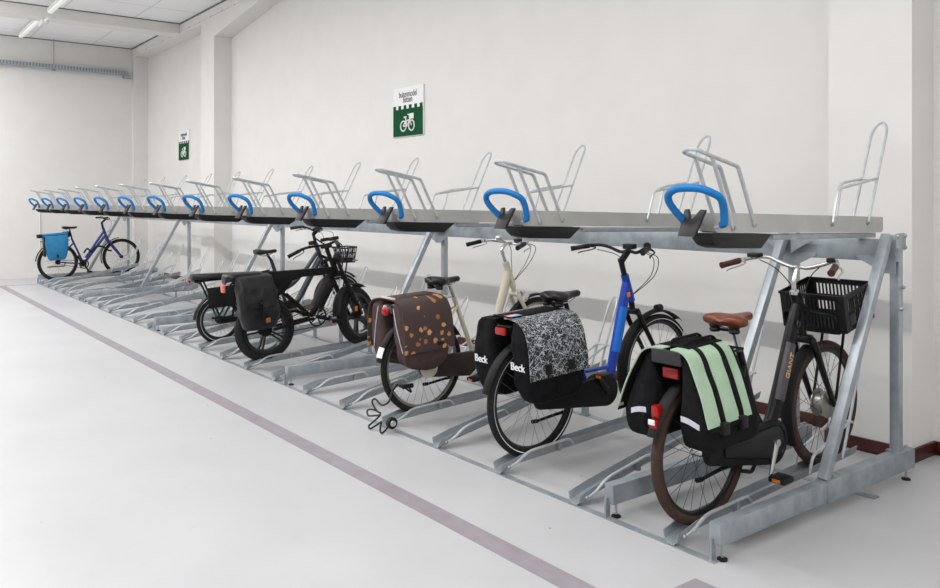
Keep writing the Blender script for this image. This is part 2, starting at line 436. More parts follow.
# ------------------------------------------------------------------ wall signs
def sign(x, z, W, H, label):
    t = thing('wall_sign', label, 'sign', (x, YW, z), group=None)
    MB().box(0, W, -.022, 0, 0, H).build('board', 'white', t, bevel=.003)
    gh = H*.56
    g = MB(); g.box(.006, W-.006, -.0255, -.022, .006, gh)
    n = 6; cw = (W-.02)/(2*n-1)
    for k in range(n): g.box(.008+2*k*cw, .008+(2*k+1)*cw, -.0255, -.022, gh, gh+.045)
    g.build('green_panel', 'green', t, smooth=False)
    mt = lambda xx, zz: frame_mtx((xx, -.0235, zz), (1, 0, 0), (0, 0, 1)) @ Matrix.Scale(.72, 4, (1, 0, 0))
    text_obj('lettering', 'buitenmodel', W*.165, 'ink', t, mt(W*.5, H*.855))
    text_obj('lettering', 'fietsen', W*.165, 'ink', t, mt(W*.5, H*.745))
    # bicycle pictogram
    p = MB(); cx = W*.5; cz = gh*.38; r = W*.092; d = W*.135; yy = -.027; th = W*.013
    ring = lambda c, rr: [(c[0]+rr*math.cos(a), yy, c[1]+rr*math.sin(a)) for a in [2*PI*k/24 for k in range(24)]]
    p.tube(ring((cx-d, cz), r), th, 6, closed=True); p.tube(ring((cx+d, cz), r), th, 6, closed=True)
    q = lambda *a: [(cx+u*W*.8, yy, cz+v*W*.8) for u, v in a]
    p.tube(q((-.17, 0), (-.02, -.01), (.10, .15), (.17, 0)), th, 6); p.tube(q((-.02, -.01), (-.08, .19)), th, 6)
    p.tube(q((-.13, .20), (-.03, .20)), th*1.4, 6); p.tube(q((.10, .15), (.08, .24), (.02, .26)), th, 6)
    p.tube(q((-.17, 0), (-.06, .12), (.10, .13)), th, 6)
    p.box(cx+.07*W, cx+.20*W, yy-.002, yy+.002, cz+.12*W, cz+.22*W)
    p.build('pictogram', 'white', t)
    return t
sign(-8.655, 2.375, .66, .60, 'larger green and white bicycle sign on the wall right of the pilaster')
sign(-16.80, 2.415, .62, .60, 'small distant green and white bicycle sign on the wall left of the pilaster')

# ------------------------------------------------------------------ rack frame
FX = [-2.205, -2.83, -6.57, -10.31, -14.05, -17.79]
rack = thing('bicycle_rack', 'long galvanised steel two-tier rack frame along the wall with posts, struts and base rails', 'bicycle rack', (0, 0, 0))
for x in FX:
    br = MB().box(x-.03, x+.03, 3.045, 4.86, .07, .17).build('base_rail', 'galv2', rack, bevel=.006)
    MB().box(x-.036, x+.036, 3.93, 4.87, .064, .1745).build('sleeve', 'galv2', br, bevel=.004)
    for yy in (4.03, 4.08, 4.79, 4.84): MB().lathe([(.011, 0), (.011, .01), (.006, .013)], (x, yy, .1745), 'z', 8).build('bolt', 'zinc', br)
    for yy in (3.085, 4.81):
        f = MB().tube([(x+.012, yy, .012), (x+.012, yy, .12)], .007, 8).build('levelling_foot', 'zinc', br)
        MB().lathe([(.024, 0), (.024, .008), (.012, .014)], (x+.012, yy, 0), 'z', 16).build('foot_pad', 'blackpl', br)
    MB().bar((x-.01, 3.045, 0.004), (x-.01, 3.045, .1), .012, .03, (0, 1, 0)).build('front_bracket', 'galv2', br)
    po = MB().box(x-.03, x+.025, 4.70, 4.748, .1745, 1.395).build('post', 'galv', rack, bevel=.005)
    MB().box(x-.045, x+.045, 4.685, 4.78, .1745, .182).build('base_plate', 'galv2', po, bevel=.002)
    MB().bar((x, 3.945, .172), (x, 4.615, 1.395), .052, .05, (0, 1, 0)).build('strut', 'galv', rack, bevel=.005)
    g = MB(); g.prism([(x-.19, 4.642, 1.262), (x-.03, 4.642, 1.18), (x+.03, 4.642, 1.18), (x+.19 if x < -2.3 else x+.03, 4.642, 1.262), (x+.19 if x < -2.3 else x+.03, 4.642, 1.275), (x-.19, 4.642, 1.275)], (0, .006, 0))
    g.build('gusset', 'galv2', rack, smooth=False)
    if x < -2.3:
        g = MB(); g.prism([(x-.16, 4.60, 1.366), (x-.02, 4.60, 1.366), (x-.02, 4.60, 1.27)], (0, .006, 0)); g.prism([(x+.05, 4.60, 1.366), (x+.21, 4.60, 1.366), (x+.05, 4.60, 1.27)], (0, .006, 0))
        g.build('brace_plate', 'galv', rack, smooth=False)
MB().box(-17.82, -2.175, 4.65, 4.70, 1.245, 1.37).build('main_beam', 'galv2', rack, bevel=.006)
ep = MB().box(-2.174, -2.168, 4.64, 4.755, 1.31, 1.405).build('end_plate', 'galv', rack, bevel=.002)
for yy, zz in ((4.655, 1.39), (4.74, 1.39), (4.655, 1.325), (4.74, 1.325), (4.735, 1.10), (4.71, .98)): MB().lathe([(.011, 0), (.011, .01), (.006, .014)], (-2.170 if zz > 1.2 else -2.177, yy, zz), 'x', 8).build('bolt', 'zinc', rack)
MB().box(-17.82, -2.19, 3.02, 3.06, 0, .005).build('floor_strip', 'galv2', rack, smooth=False)
MB().box(-17.82, -2.19, 4.35, 4.40, 0, .005).build('floor_strip', 'galv2', rack, smooth=False)
MB().bar((-2.19, 4.375, .006), (-2.145, 4.375, .006), .05, .008, (0, 0, 1)).build('strip_end', 'galv2', rack)

# ------------------------------------------------------------------ upper trays
ORD = ['first', 'second', 'third', 'fourth', 'fifth', 'sixth', 'seventh', 'eighth', 'ninth', 'tenth', 'eleventh', 'twelfth', 'thirteenth', 'fourteenth', 'fifteenth', 'sixteenth', 'seventeenth', 'eighteenth', 'nineteenth', 'twentieth', 'twenty-first', 'twenty-second', 'twenty-third', 'twenty-fourth', 'twenty-fifth']
def rod(pts, r=.0085, fil=.03, n=8): return MB().tube(fillet(pts, fil, 5), r, n)
def arc_hoop(a0, a1, b0, b1, topc, n=10):
    # legs a0->a1 and b0->b1 joined by a half-round top
    a1, b1 = Vector(a1), Vector(b1); c = (a1+b1)/2; h = Vector(topc)-c; w = (a1-b1)/2
    arc = [c+w*math.cos(PI*k/n)+h*math.sin(PI*k/n) for k in range(n+1)]
    return [Vector(a0)]+arc+[Vector(b0)]

def make_upper():
    # local y runs from the tray's front edge to the wall
    t = thing('upper_tray', '', 'bicycle tray', group='upper tier trays')
    Y = lambda y: y-2.85
    prof = lambda y, zt, zb: [(.045, Y(y), zt), (.045, Y(y), zb), (-.03, Y(y), zb), (-.03, Y(y), zt), (-.027, Y(y), zt), (-.027, Y(y), zb+.003), (.042, Y(y), zb+.003), (.042, Y(y), zt)]
    MB().rings([prof(2.945, 1.527, 1.455), prof(2.975, 1.534, 1.448), prof(4.855, 1.493, 1.402), prof(4.88, 1.491, 1.415)]).build('gutter', 'trayside', t, smooth=False)
    c = MB(); L = 0
    pts = [(3.50, 1.428), (4.80, 1.4)]
    c.rings([[(x, Y(y), z) for x, z in ((-.022, zb-.028), (.034, zb-.028), (.034, zb), (-.022, zb))] for y, zb in pts])
    c.build('carriage', 'galv', t, bevel=.003)
    sk = [(2.905, 1.448), (3.467, 1.4315), (3.36, 1.366), (3.01, 1.380), (2.95, 1.394), (2.915, 1.42)]
    MB().prism([(-.05, Y(y), z) for y, z in sk], (.098, 0, 0)).build('skid', 'blackpl', t, bevel=.008)
    h = catmull([(x, Y(y), z) for x, y, z in ((-0.081, 2.925, 1.485), (-0.111, 2.855, 1.56), (-0.114, 2.83, 1.60), (-0.086, 2.815, 1.626), (-.04, 2.815, 1.638), (.035, 2.83, 1.636), (.08, 2.855, 1.618), (.102, 2.885, 1.595), (.10, 2.915, 1.55), (.092, 2.935, 1.485))], 5)
    MB().tube(h, .0165, 12).tube([(.092, Y(2.935), 1.488), (.075, Y(2.94), 1.483)], .0165, 12).build('handle', 'blue_foam', t)
    MB().tube([(.08, Y(2.938), 1.478), (.04, Y(2.95), 1.47)], .008, 8).build('handle_rod', 'rod', t)
    pl = [(-.088, 1.434), (-.008, 1.432), (.012, 1.545), (-.012, 1.548), (-.042, 1.505), (-.05, 1.505), (-.073, 1.55), (-.088, 1.548)]
    MB().prism([(x, Y(2.86)+(z-1.43)*.5, z) for x, z in pl], (0, .02, 0)).build('handle_bracket', 'greypl', t, bevel=.002)
    RR, RL = .048, -.033
    rod([Vector((x, Y(y), z)) for x, y, z in arc_hoop((RR, 4.64, 1.46), (RR-.002, 4.92, 1.97), (RL, 4.62, 1.46), (RL+.002, 4.90, 1.97), (.008, 4.97, 2.055))], fil=.004).build('rear_hoop', 'rod', t)
    m = MB()
    for sx, dy in ((RR, 0), (RL, .24)): m.tube(fillet([(sx, Y(4.145+dy), 1.462), (sx, Y(4.225+dy), 1.65+.15*dy), (sx, Y(4.77), 1.716)], .03), .0085, 8)
    m.tube([(RL, Y(4.49), 1.688), (RR, Y(4.235), 1.652)], .0075, 8); m.tube([(RL, Y(4.76), 1.715), (RR, Y(4.77), 1.716)], .0075, 8)
    m.build('rear_bracket', 'rod', t)
    tip = [(x, Y(y), z) for x, y, z in arc_hoop((RR, 3.135, 1.737), (RR, 2.83, 1.788), (RL, 3.125, 1.737), (RL, 2.83, 1.788), (.008, 2.80, 1.80))]
    rod([(RR, Y(3.29), 1.475)]+tip+[(RL, Y(3.28), 1.475)], fil=.018, r=.0095).build('front_hoop', 'rod', t)
    for sx in (RR-.001, RL+.001): MB().tube([(sx, Y(2.915), 1.768), (sx, Y(3.095), 1.462)], .009, 8).build('front_stay', 'rod', t)
    for sg, xx in ((1, .045), (-1, -.03)):
        for y, z in ((4.145 if sg > 0 else 4.385, 1.464), (4.64, 1.462), (3.29, 1.478), (3.095, 1.466)):
            MB().lathe([(.016, 0), (.016, sg*.004), (.009, sg*.005), (.009, sg*.014)], (xx, Y(y), z), 'x', 10).build('bolt', 'zinc', t)
    return t
UP0 = make_upper()
for k in range(13):
    t = UP0 if k == 0 else copy_tree(UP0)
    t.location = (-2.165-1.25*k, 2.85, 0); t.rotation_euler = (0, 0, math.atan(.115))
    t['label'] = '%s upper-tier tray from the right end, empty grey gutter with blue handle' % ORD[k]
    if k == 12: t['label'] = 'last upper-tier tray at the far left end of the rack, empty, with blue grab handle'

# ------------------------------------------------------------------ lower trays
def low_z(y, high):
    if y < 3.16: return .012+(y-3.03)*.246
    return .044+(y-3.16)*(.19 if high else .056)
def make_lower(high):
    t = thing('lower_tray', '', 'bicycle tray', group='lower tier trays')
    def prof(y):
        z = low_z(y, high); o = .052
        return [(.043, y, z+o), (.034, y, z+.012), (.018, y, z-.004), (-.018, y, z-.004), (-.034, y, z+.012), (-.043, y, z+o),
                (-.040, y, z+o), (-.031, y, z+.014), (-.016, y, z), (.016, y, z), (.031, y, z+.014), (.040, y, z+o)]
    MB().rings([prof(y) for y in (3.025, 3.16, 3.6, 4.2, 4.64)]).build('gutter', 'galv', t, smooth=False)
    Z = lambda y: low_z(y, high)
    rod([(.03, 3.075, Z(3.07)+.012), (.046, 3.13, Z(3.13)+.02), (.048, 3.22, Z(3.22)+.062), (.05, 3.55, Z(3.55)+.062), (.046, 3.59, Z(3.59)+.02)], .009, .05).build('guide_bar', 'rod', t)
    MB().sphere((.034, 3.08, Z(3.08)+.014), .014).build('end_knob', 'zinc', t); MB().box(.038, .062, 3.45, 3.475, Z(3.46)+.01, Z(3.46)+.06).build('clamp', 'zinc', t)
    R = .045; d = .0
    y0 = 4.47; z0 = Z(y0)
    rod([tuple(p) for p in arc_hoop((R, y0, z0+.02), (R*.85, 4.66, z0+.48), (-R, y0, z0+.02), (-R*.85, 4.66, z0+.48), (0, 4.70, z0+.56))], fil=.004).build('wheel_hoop', 'rod', t)
    m = MB()
    yb = 4.13
    for s in (R, -R): m.tube(fillet([(s, yb, Z(yb)+.02), (s, yb+.03, Z(yb)+.11), (s, y0+.085, z0+.215)], .03), .0085, 8)
    m.tube([(-R, yb+.06, Z(yb)+.122), (R, yb+.06, Z(yb)+.122)], .0075, 8); m.tube([(-R-.02, y0+.08, z0+.215), (R+.02, y0+.08, z0+.215)], .0075, 8)
    m.build('low_bracket', 'rod', t)
    m = MB(); zt = Z(4.375)-.004
    m.box(-.035, .035, 4.37, 4.378, .005, zt); m.box(-.035, .035, 4.352, 4.398, .005, .011)
    m.build('foot_bracket', 'galv2', t)
    return t
bikes_on = {0: 'under the black bicycle with mint panniers', 2: 'under the blue bicycle with black and white panniers', 4: 'under the cream bicycle with brown panniers',
            8: 'under the black fat-tyre bicycle', 10: 'under the dark long-tail bicycle', 24: 'under the navy bicycle at the far end'}
LO = {False: make_lower(False), True: make_lower(True)}; used = set()
for k in range(25):
    hi = k % 2 == 1
    t = LO[hi] if hi not in used else copy_tree(LO[hi]); used.add(hi)
    t.location = (-2.43-.6235*k, 0, 0)
    if k in bikes_on: t['label'] = 'galvanised floor-level wheel tray %s' % bikes_on[k]
    elif hi: t['label'] = 'empty upward-sloping lower wheel tray, %s lower tray from the right end' % ORD[k]
    else: t['label'] = 'empty flat-lying lower wheel tray, %s lower tray from the right end' % ORD[k]

# ------------------------------------------------------------------ bicycles
def yz(pts, x=0): return [(x, y, z) for y, z in pts]
WCACHE = {}
def wheel(name, parent, y, z, R, tr, tyre='rubber', rim='rimsilver', spoke='spoke', hub=.022, hubmat='chrome', ns=28, stripe=None, cast=False):
    key = (R, tr, tyre, rim, spoke, hub, hubmat, ns, stripe, cast)
    if key not in WCACHE:
        d = {}
        def mk(mb, nm, mm):
            o = mb.build(nm, mm); me = o.data; bpy.data.objects.remove(o); return me
        prof = [(R-tr+tr*math.cos(2*PI*k/14), tr*math.sin(2*PI*k/14)) for k in range(14)]
        d['tyre'] = mk(MB().lathe(prof, axis='x', n=64, loop=True), 'tyre', tyre)
        rr = R-2*tr
        rp = [(rr+.006, -.011), (rr+.006, .011), (rr-.012, .010), (rr-.018, 0), (rr-.012, -.010)]
        if cast: rp = [(rr+.02, -.045), (rr+.02, .045), (rr-.008, .04), (rr-.018, 0), (rr-.008, -.04)]
        d['rim'] = mk(MB().lathe(rp, axis='x', n=64, loop=True), 'rim', rim)
        d['hub'] = mk(MB().lathe([(.006, -.062), (.008, -.05), (hub*1.25, -.034), (hub*1.25, -.028), (hub, -.024), (hub, .024), (hub*1.25, .028), (hub*1.25, .034), (.008, .05), (.006, .062)], axis='x', n=24), 'hub', hubmat)
        if stripe:
            d['sidewall_stripe'] = mk(MB().lathe([(R-tr*1.35, tr*.93), (R-tr*1.15, tr*1.01), (R-tr*1.25, tr*.9)], axis='x', n=64, loop=True), 'sidewall_stripe', stripe)
        sp = []
        if cast:
            for k in range(5):
                a = 2*PI*k/5+.3; mb = MB()
                for da in (-.10, .10):
                    mb.bar((0, math.cos(a+da*2.5)*hub, math.sin(a+da*2.5)*hub), (0, math.cos(a+da)*(rr-.008), math.sin(a+da)*(rr-.008)), .016, .03, (1, 0, 0))
                sp.append(mk(mb, 'spoke', rim))
        else:
            for k in range(ns):
                a = 2*PI*k/ns; sgn = 1 if k % 2 else -1; tw = (.9 if (k//2) % 2 else -.9)
                h = a+tw; p = Vector((sgn*.031, math.cos(h)*hub*1.15, math.sin(h)*hub*1.15)); q = Vector((0, math.cos(a)*(rr-.012), math.sin(a)*(rr-.012)))
                sp.append(mk(MB().tube([p, q], .0013, 5), 'spoke', spoke))
        d['spokes'] = sp; WCACHE[key] = d
    d = WCACHE[key]
    w = link(name, d['tyre'], parent, (0, y, z))
    for nm in ('rim', 'hub', 'sidewall_stripe'):
        if nm in d: link(nm, d[nm], w)
    for s in d['spokes']: link('spoke', s, w)
    w.rotation_euler = (.35, 0, 0)
    return w

def fender(name, parent, y, z, R, a0, a1, w, m, th=.0025, n=24):
    grid = []
    for i in range(n+1):
        a = math.radians(a0+(a1-a0)*i/n); row = []
        for j in range(9):
            b = PI*(j/8)*.9+PI*.05
            rr = R+.016+.016*math.sin(b); x = w*math.cos(b)
            row.append((x, y+rr*math.cos(a), z+rr*math.sin(a)))
        grid.append(row)
    return MB().sheet(grid, th).build(name, m, parent, angle=60)

def saddle(parent, y, z, m, L=.27, W=.10, tilt=0., springs=True):
    rings = []
    prof = [(0, .55, .3), (.04, .85, .8), (.15, 1.0, 1.0), (.3, .92, 1.0), (.45, .62, .86), (.6, .36, .78), (.8, .26, .74), (.95, .22, .66), (1.0, .12, .3)]
    for t, ww, hh in prof:
        ring = []; wv = W*ww; yy = y-L*.5+t*L; zc = z-.03+.012*(1-t)**2+tilt*(t-.5)
        for k in range(20):
            a = 2*PI*k/20; x = wv*math.copysign(abs(math.cos(a))**.8, math.cos(a)); s = math.sin(a)
            dz = (.03*hh if s > 0 else .032*hh)*s
            if s > 0: dz -= .024*math.exp(-(x/.026)**2)*(1-t)
            else: dz -= .012*(abs(x)/W)*hh
            ring.append((x, yy, zc+dz))
        rings.append(ring)
    sd = MB().rings(rings).build('saddle', m, parent, angle=70)
    r = MB()
    for s in (.022, -.022): r.tube(fillet([(s*.5, y+L*.32, z-.055), (s, y+.02, z-.075), (s, y-.05, z-.075), (s*2.2, y-L*.33, z-.05)], .03), .0035, 6)
    r.build('saddle_rail', 'chrome', sd)
    if springs:
        for s in (.055, -.055):
            MB().lathe([(.024, 0), (.028, .01), (.024, .02), (.028, .03), (.022, .045)], (s, y-L*.34, z-.085), 'z', 14).build('elastomer', 'blackpl', sd)
        MB().bar((-.06, y-L*.3, z-.075), (.06, y-L*.3, z-.075), .02, .01).build('spring_bridge', 'blackpl', sd)
    return sd

def grip(parent, a, b, r, m):
    a, b = Vector(a), Vector(b); t = b-a
    pts = [a+t*k/8 for k in range(9)]
    return MB().tube(pts, [r*1.0, r*1.05, r*.95, r*1.0, r*1.0, r*1.1], 12).build('grip', m, parent)

def handlebar(parent, path, barmat, gripmat, gr=.016, glen=.12, lever='chrome', r=.011):
    # path: right half from centre outwards
    right = [Vector(p) for p in path]; left = [Vector((-p.x, p.y, p.z)) for p in right]
    full = list(reversed(left))+right[1:]
    hb = MB().tube(catmull(full, 6), r, 10).build('handlebar', barmat, parent)
    for s, P in ((1, right), (-1, left)):
        e = P[-1]; dr = (P[-1]-P[-2]).normalized()
        grip(hb, e-dr*glen, e+dr*.004, gr, gripmat)
        c = e-dr*(glen+.02)
        MB().lathe([(.017, -.012), (.017, .012)], (0, 0, 0), 'z', 12).build('lever_clamp', lever, hb, loc=c)
        out = Vector((s*.01, .055, -.028))
        lv = [c, c+out*.7, c+out+dr*.04, c+out*.8+dr*.11+Vector((0, 0, -.01)), c+out*.95+dr*.135+Vector((0, 0, -.012))]
        MB().tube(catmull(lv, 5), [.008, .007, .006, .006, .005], 8, flat=.7).build('brake_lever', lever, hb)
    return hb

def crank_set(parent, y, z, L, ang, m='chrome', x=.085, ped='blackpl'):
    for s, a in ((1, ang), (-1, ang+PI)):
        e = (s*(x+.012), y+L*math.cos(a), z+L*math.sin(a))
        c = MB().tube([(s*x, y, z), (s*(x+.006), y+L*.5*math.cos(a), z+L*.5*math.sin(a)), e], [.022, .017, .015], 10, flat=.6).lathe([(.02, -.012), (.02, .012)], (s*x, y, z), 'x', 14).build('crank', m, parent)
        px, py, pz = e
        pd = MB().box(min(px+s*.012, px+s*.10), max(px+s*.012, px+s*.10), py-.045, py+.045, pz-.014, pz+.014).build('pedal', ped, c, bevel=.006)
        for yy in (py-.0455, py+.0455):
            rf = MB().box(min(px+s*.035, px+s*.078), max(px+s*.035, px+s*.078), yy-.002, yy+.002, pz-.008, pz+.008).build('pedal_reflector', 'orange', c)
            rf['label'] = 'orange pedal reflector'

def carrier(parent, z, y0, y1, hub, m, w=.065):
    c = MB()
    c.tube(fillet([(w, y1, z), (w, y0, z), (-w, y0, z), (-w, y1, z)], .04), .007, 8)
    for x in (-.025, .025): c.tube([(x, y0+.005, z), (x, y1-.01, z)], .005, 8)
    c.tube([(-w, y1, z), (w, y1, z)], .006, 8); c.tube([(-w, (y0+y1)/2, z), (w, (y0+y1)/2, z)], .005, 8)
    for s in (w, -w):
        c.tube([(s, y0+.1, z), (s*1.05, hub[0], hub[1]+.01)], .006, 8); c.tube([(s, y1-.08, z), (s*1.05, hub[0]+.01, hub[1]+.01)], .006, 8)
    return c.build('luggage_carrier', m, parent)

def chaincase(parent, rear, bb, r0, r1, m, x0=.045, x1=.08):
    n = 14; ry, rz = rear; by, bz = bb; d = math.atan2(bz-rz, by-ry); pts = []
    for k in range(n+1):
        a = d-PI/2+PI*k/n; pts.append((by+r1*math.cos(a), bz+r1*math.sin(a)))
    for k in range(n+1):
        a = d+PI/2+PI*k/n; pts.append((ry+r0*math.cos(a), rz+r0*math.sin(a)))
    return MB().prism([(x0, y, z) for y, z in pts], (x1-x0, 0, 0)).build('chain_case', m, parent, bevel=.012)

def cable(parent, pts, r=.0028, m='blackpl'):
    return MB().tube(catmull(pts, 8), r, 6).build('brake_cable', m, parent)

def fork(parent, crown, axle, m, w=.055, r=.012, steer=None, legs='single'):
    f = MB(); cy, cz = crown; ay, az = axle
    for s in (w, -w):
        f.tube(catmull([(s*.75, cy-.01, cz), (s, cy+.005, cz-.05), (s, cy+(ay-cy)*.55, cz+(az-cz)*.6), (s*1.05, ay, az)], 6), [r*1.3, r*1.2, r, r*.75], 10)
        f.lathe([(.013, -.006), (.013, .006)], (s*1.05, ay, az), 'x', 10)
    f.tube([(-w*.8, cy-.01, cz), (w*.8, cy-.01, cz)], r*1.5, 10)
    if steer: f.tube([(0, cy-.01, cz), (0, steer[0], steer[1])], r*1.3, 10)
    return f.build('fork', m, parent)

def kickstand(parent, y, z, x=-.06, m='blackpl', dy=-.25, dz=-.05):
    return MB().tube([(x*.6, y, z), (x, y+dy*.3, z+dz*.4), (x*1.2, y+dy, z+dz)], [.012, .01, .009], 8).tube([(x*1.2, y+dy, z+dz), (x*1.2, y+dy-.04, z+dz+.004)], .013, 8).build('kickstand', m, parent)

BG = 'parked bicycles'
def bike_at(name, label, X, Y, Z, pitch):
    return thing(name, label, 'bicycle', (X, Y, Z), (pitch, 0, 0), BG)

# ---- bicycle 1: black step-through e-bike with brown saddle
P1 = math.atan(.056)
def base_z(Yrh): return low_z(Yrh, False)+.001
X1, Y1 = -2.43, 3.268
b1 = bike_at('city_bicycle', 'black step-through e-bike with brown saddle, brown tyres and silver handlebar, nearest the right end', X1, Y1, base_z(Y1), P1)
R = .348
wheel('rear_wheel', b1, 0, R, R, .024, 'brown_rubber', 'rimblack', 'spokeblack', .03, 'chrome')
fw = wheel('front_wheel', b1, 1.10, R, R, .024, 'brown_rubber', 'rimblack', 'spokeblack', .062, 'rimsilver')
f = MB()
f.tube(catmull(yz([(.872, .93), (.80, .79), (.64, .45), (.56, .33)]), 6), [.036, .042, .045, .04], 14, flat=.72)
f.tube(yz([(.846, 1.0), (.905, .83)]), .027, 14)
f.tube(yz([(.49, .28), (.335, .77)]), .019, 12)
f.tube(catmull(yz([(.57, .33), (.50, .36), (.44, .45), (.42, .52)]), 5), .018, 12)
for s in (.055, -.055):
    f.tube(fillet([(s*.6, .46, .29), (s, .36, .30), (s*1.1, 0, R)], .05), .011, 10)
    f.tube(fillet([(s*.3, .35, .70), (s, .28, .66), (s*1.1, 0, R)], .03), .009, 10)
f.lathe([(.045, -.045), (.048, -.03), (.048, .03), (.045, .045)], (0, .50, .285), 'x', 20)
fr = f.build('frame', 'blackpaint', b1)
dt = (Vector((0, .80, .79))-Vector((0, .64, .45))).normalized()
nrm = Vector((0, -dt.z, dt.y))
pan = MB().tube([Vector((.012, .775, .735)), Vector((.012, .645, .46))], .041, 14, flat=.6).build('battery_panel', 'pewter', fr)
text_obj('lettering', 'GIANT', .045, 'gold', fr, frame_mtx(Vector((.0372, .722, .63)), dt, nrm), .0015)
text_obj('lettering', 'G', .05, 'pewter', fr, frame_mtx(Vector((.0365, .82, .835)), dt, nrm), .0015)
fork(b1, (.925, .74), (1.10, R), 'blackpaint', .062, .017, (.905, .83))
st = MB().tube(catmull(yz([(.848, .99), (.842, 1.03), (.845, 1.06), (.875, 1.115), (.895, 1.13)]), 5), [.014, .013, .013, .014], 12).lathe([(.026, -.012), (.026, .005), (.018, .014)], (0, .846, 1.0), 'z', 16).build('stem', 'chrome', b1)
hb = handlebar(b1, [(0, .895, 1.13), (.05, .905, 1.128), (.13, .915, 1.15), (.20, .90, 1.175), (.265, .80, 1.168), (.315, .655, 1.145)], 'chrome', 'browngrip', .017, .115)
MB().box(-.27, -.20, .82, .88, 1.175, 1.20, None).build('display', 'blackpl', hb, bevel=.008)
MB().box(.19, .225, .83, .865, 1.17, 1.195).build('gear_shifter', 'blackpl', hb, bevel=.006)
saddle(b1, .305, .965, 'brown', .255, .122)
MB().tube(yz([(.345, .74), (.29, .89)]), .014, 12).build('seat_post', 'chrome', b1)
fender('rear_mudguard', b1, 0, R, R, 158, 25, .032, 'matteblack')
fender('front_mudguard', b1, 1.10, R, R, 112, 205, .034, 'matteblack')
carrier(b1, .80, -.20, .27, (0, R), 'matteblack')
chaincase(b1, (0, R-.005), (.50, .285), .055, .115, 'matteblack')
cc = chaincase(b1, (.10, R-.01), (.49, .29), .035, .085, 'blackpaint', .079, .088); cc.name = 'chain_case_cover'
crank_set(b1, .50, .285, .165, math.radians(-118))
tl = MB().box(-.045, .045, -.205, -.185, .73, .78).build('tail_light', 'redlens', b1, bevel=.006)
tl['label'] = 'red tail light under the carrier'
bl = MB().box(-.02, .02, -.325, -.285, .57, .63).build('rear_reflector', 'redlens', b1, bevel=.01); bl['label'] = 'red reflector on the mudguard'
kickstand(b1, .30, .20, -.05, 'matteblack', -.22, -.03)
MB().tube(fillet([(.03, .40, .20), (.05, .33, .17), (.05, .24, .2)], .02), .010, 8).build('stand_bracket', 'matteblack', b1)
cable(b1, [(.22, .87, 1.16), (.14, .98, 1.17), (.03, .97, 1.08), (.01, .90, .95)])
cable(b1, [(-.22, .87, 1.16), (-.18, .97, 1.10), (-.05, .93, 1.0), (-.01, .90, .93)])
# front carrier (tilted) with crate resting on it
TL = math.radians(9)
cm = Matrix.Translation((0, .955, .765)) @ Matrix.Rotation(TL, 4, 'X')
c = MB()
pt = lambda x, y, z: cm @ Vector((x, y, z))
c.tube(fillet([pt(-.15, .36, -.008), pt(-.15, .06, -.008), pt(.15, .06, -.008), pt(.15, .36, -.008), pt(-.15, .36, -.008)], .03), .007, 8)
for x in (-.07, 0, .07): c.tube([pt(x, .06, -.008), pt(x, .36, -.008)], .005, 8)
for s in (-1, 1):
    c.tube([pt(s*.06, .3, -.008), (s*.066, 1.11, R+.012)], .008, 8)
    c.tube(fillet([pt(s*.15, .06, -.008), pt(s*.15, .035, .10), pt(s*.03, .0, .12), (s*.02, .89, .93)], .04), .009, 8)
c.build('front_carrier', 'matteblack', b1)

cr = thing('plastic_crate', 'black plastic slotted crate on the front carrier of the black e-bike', 'crate')
cr.matrix_world = Matrix.Translation(b1.location) @ Matrix.Rotation(P1, 4, 'X') @ cm @ Matrix.Translation((.014, .01, 0))
def crate(parent):
    W, y0, y1, H = .182, .045, .345, .205
    m = MB(); m.box(-W+.012, W-.012, y0+.012, y1-.012, 0, .008)
    def wall(a, b, inn):
        a, b = Vector(a), Vector(b); L = (b-a).length; t = (b-a)/L; th = Vector(inn)*.006
        def bx(u0, u1, z0, z1, ex=0):
            P = [a+t*u0, a+t*u1]; d = th; o = -Vector(inn)*ex
            m.rings([[P[0]+o+Vector((0, 0, z0)), P[1]+o+Vector((0, 0, z0)), P[1]+d+Vector((0, 0, z0)), P[0]+d+Vector((0, 0, z0))],
                     [P[0]+o+Vector((0, 0, z1)), P[1]+o+Vector((0, 0, z1)), P[1]+d+Vector((0, 0, z1)), P[0]+d+Vector((0, 0, z1))]])
        bx(0, L, 0, .02); bx(0, L, .10, .112); bx(0, L, H-.03, H); bx(-.006, L+.006, H-.012, H, .008)
        n = int(L/.021); w = L/n
        bx(0, .035, 0, H, .003); bx(L-.035, L, 0, H, .003)
        for k in range(n+1): bx(max(k*w-.004, 0), min(k*w+.005, L), .02, H-.03)
    wall((-W, y0, 0), (W, y0, 0), (0, 1, 0)); wall((W, y0, 0), (W, y1, 0), (-1, 0, 0)); wall((W, y1, 0), (-W, y1, 0), (0, -1, 0)); wall((-W, y1, 0), (-W, y0, 0), (1, 0, 0))
    m.build('basket', 'blackpl', parent, smooth=False)
    for y in (.12, .24): MB().box(W+.001, W+.004, y-.03, y+.03, .03, .09).build('side_panel', 'greypl', parent, bevel=.001)
crate(cr)

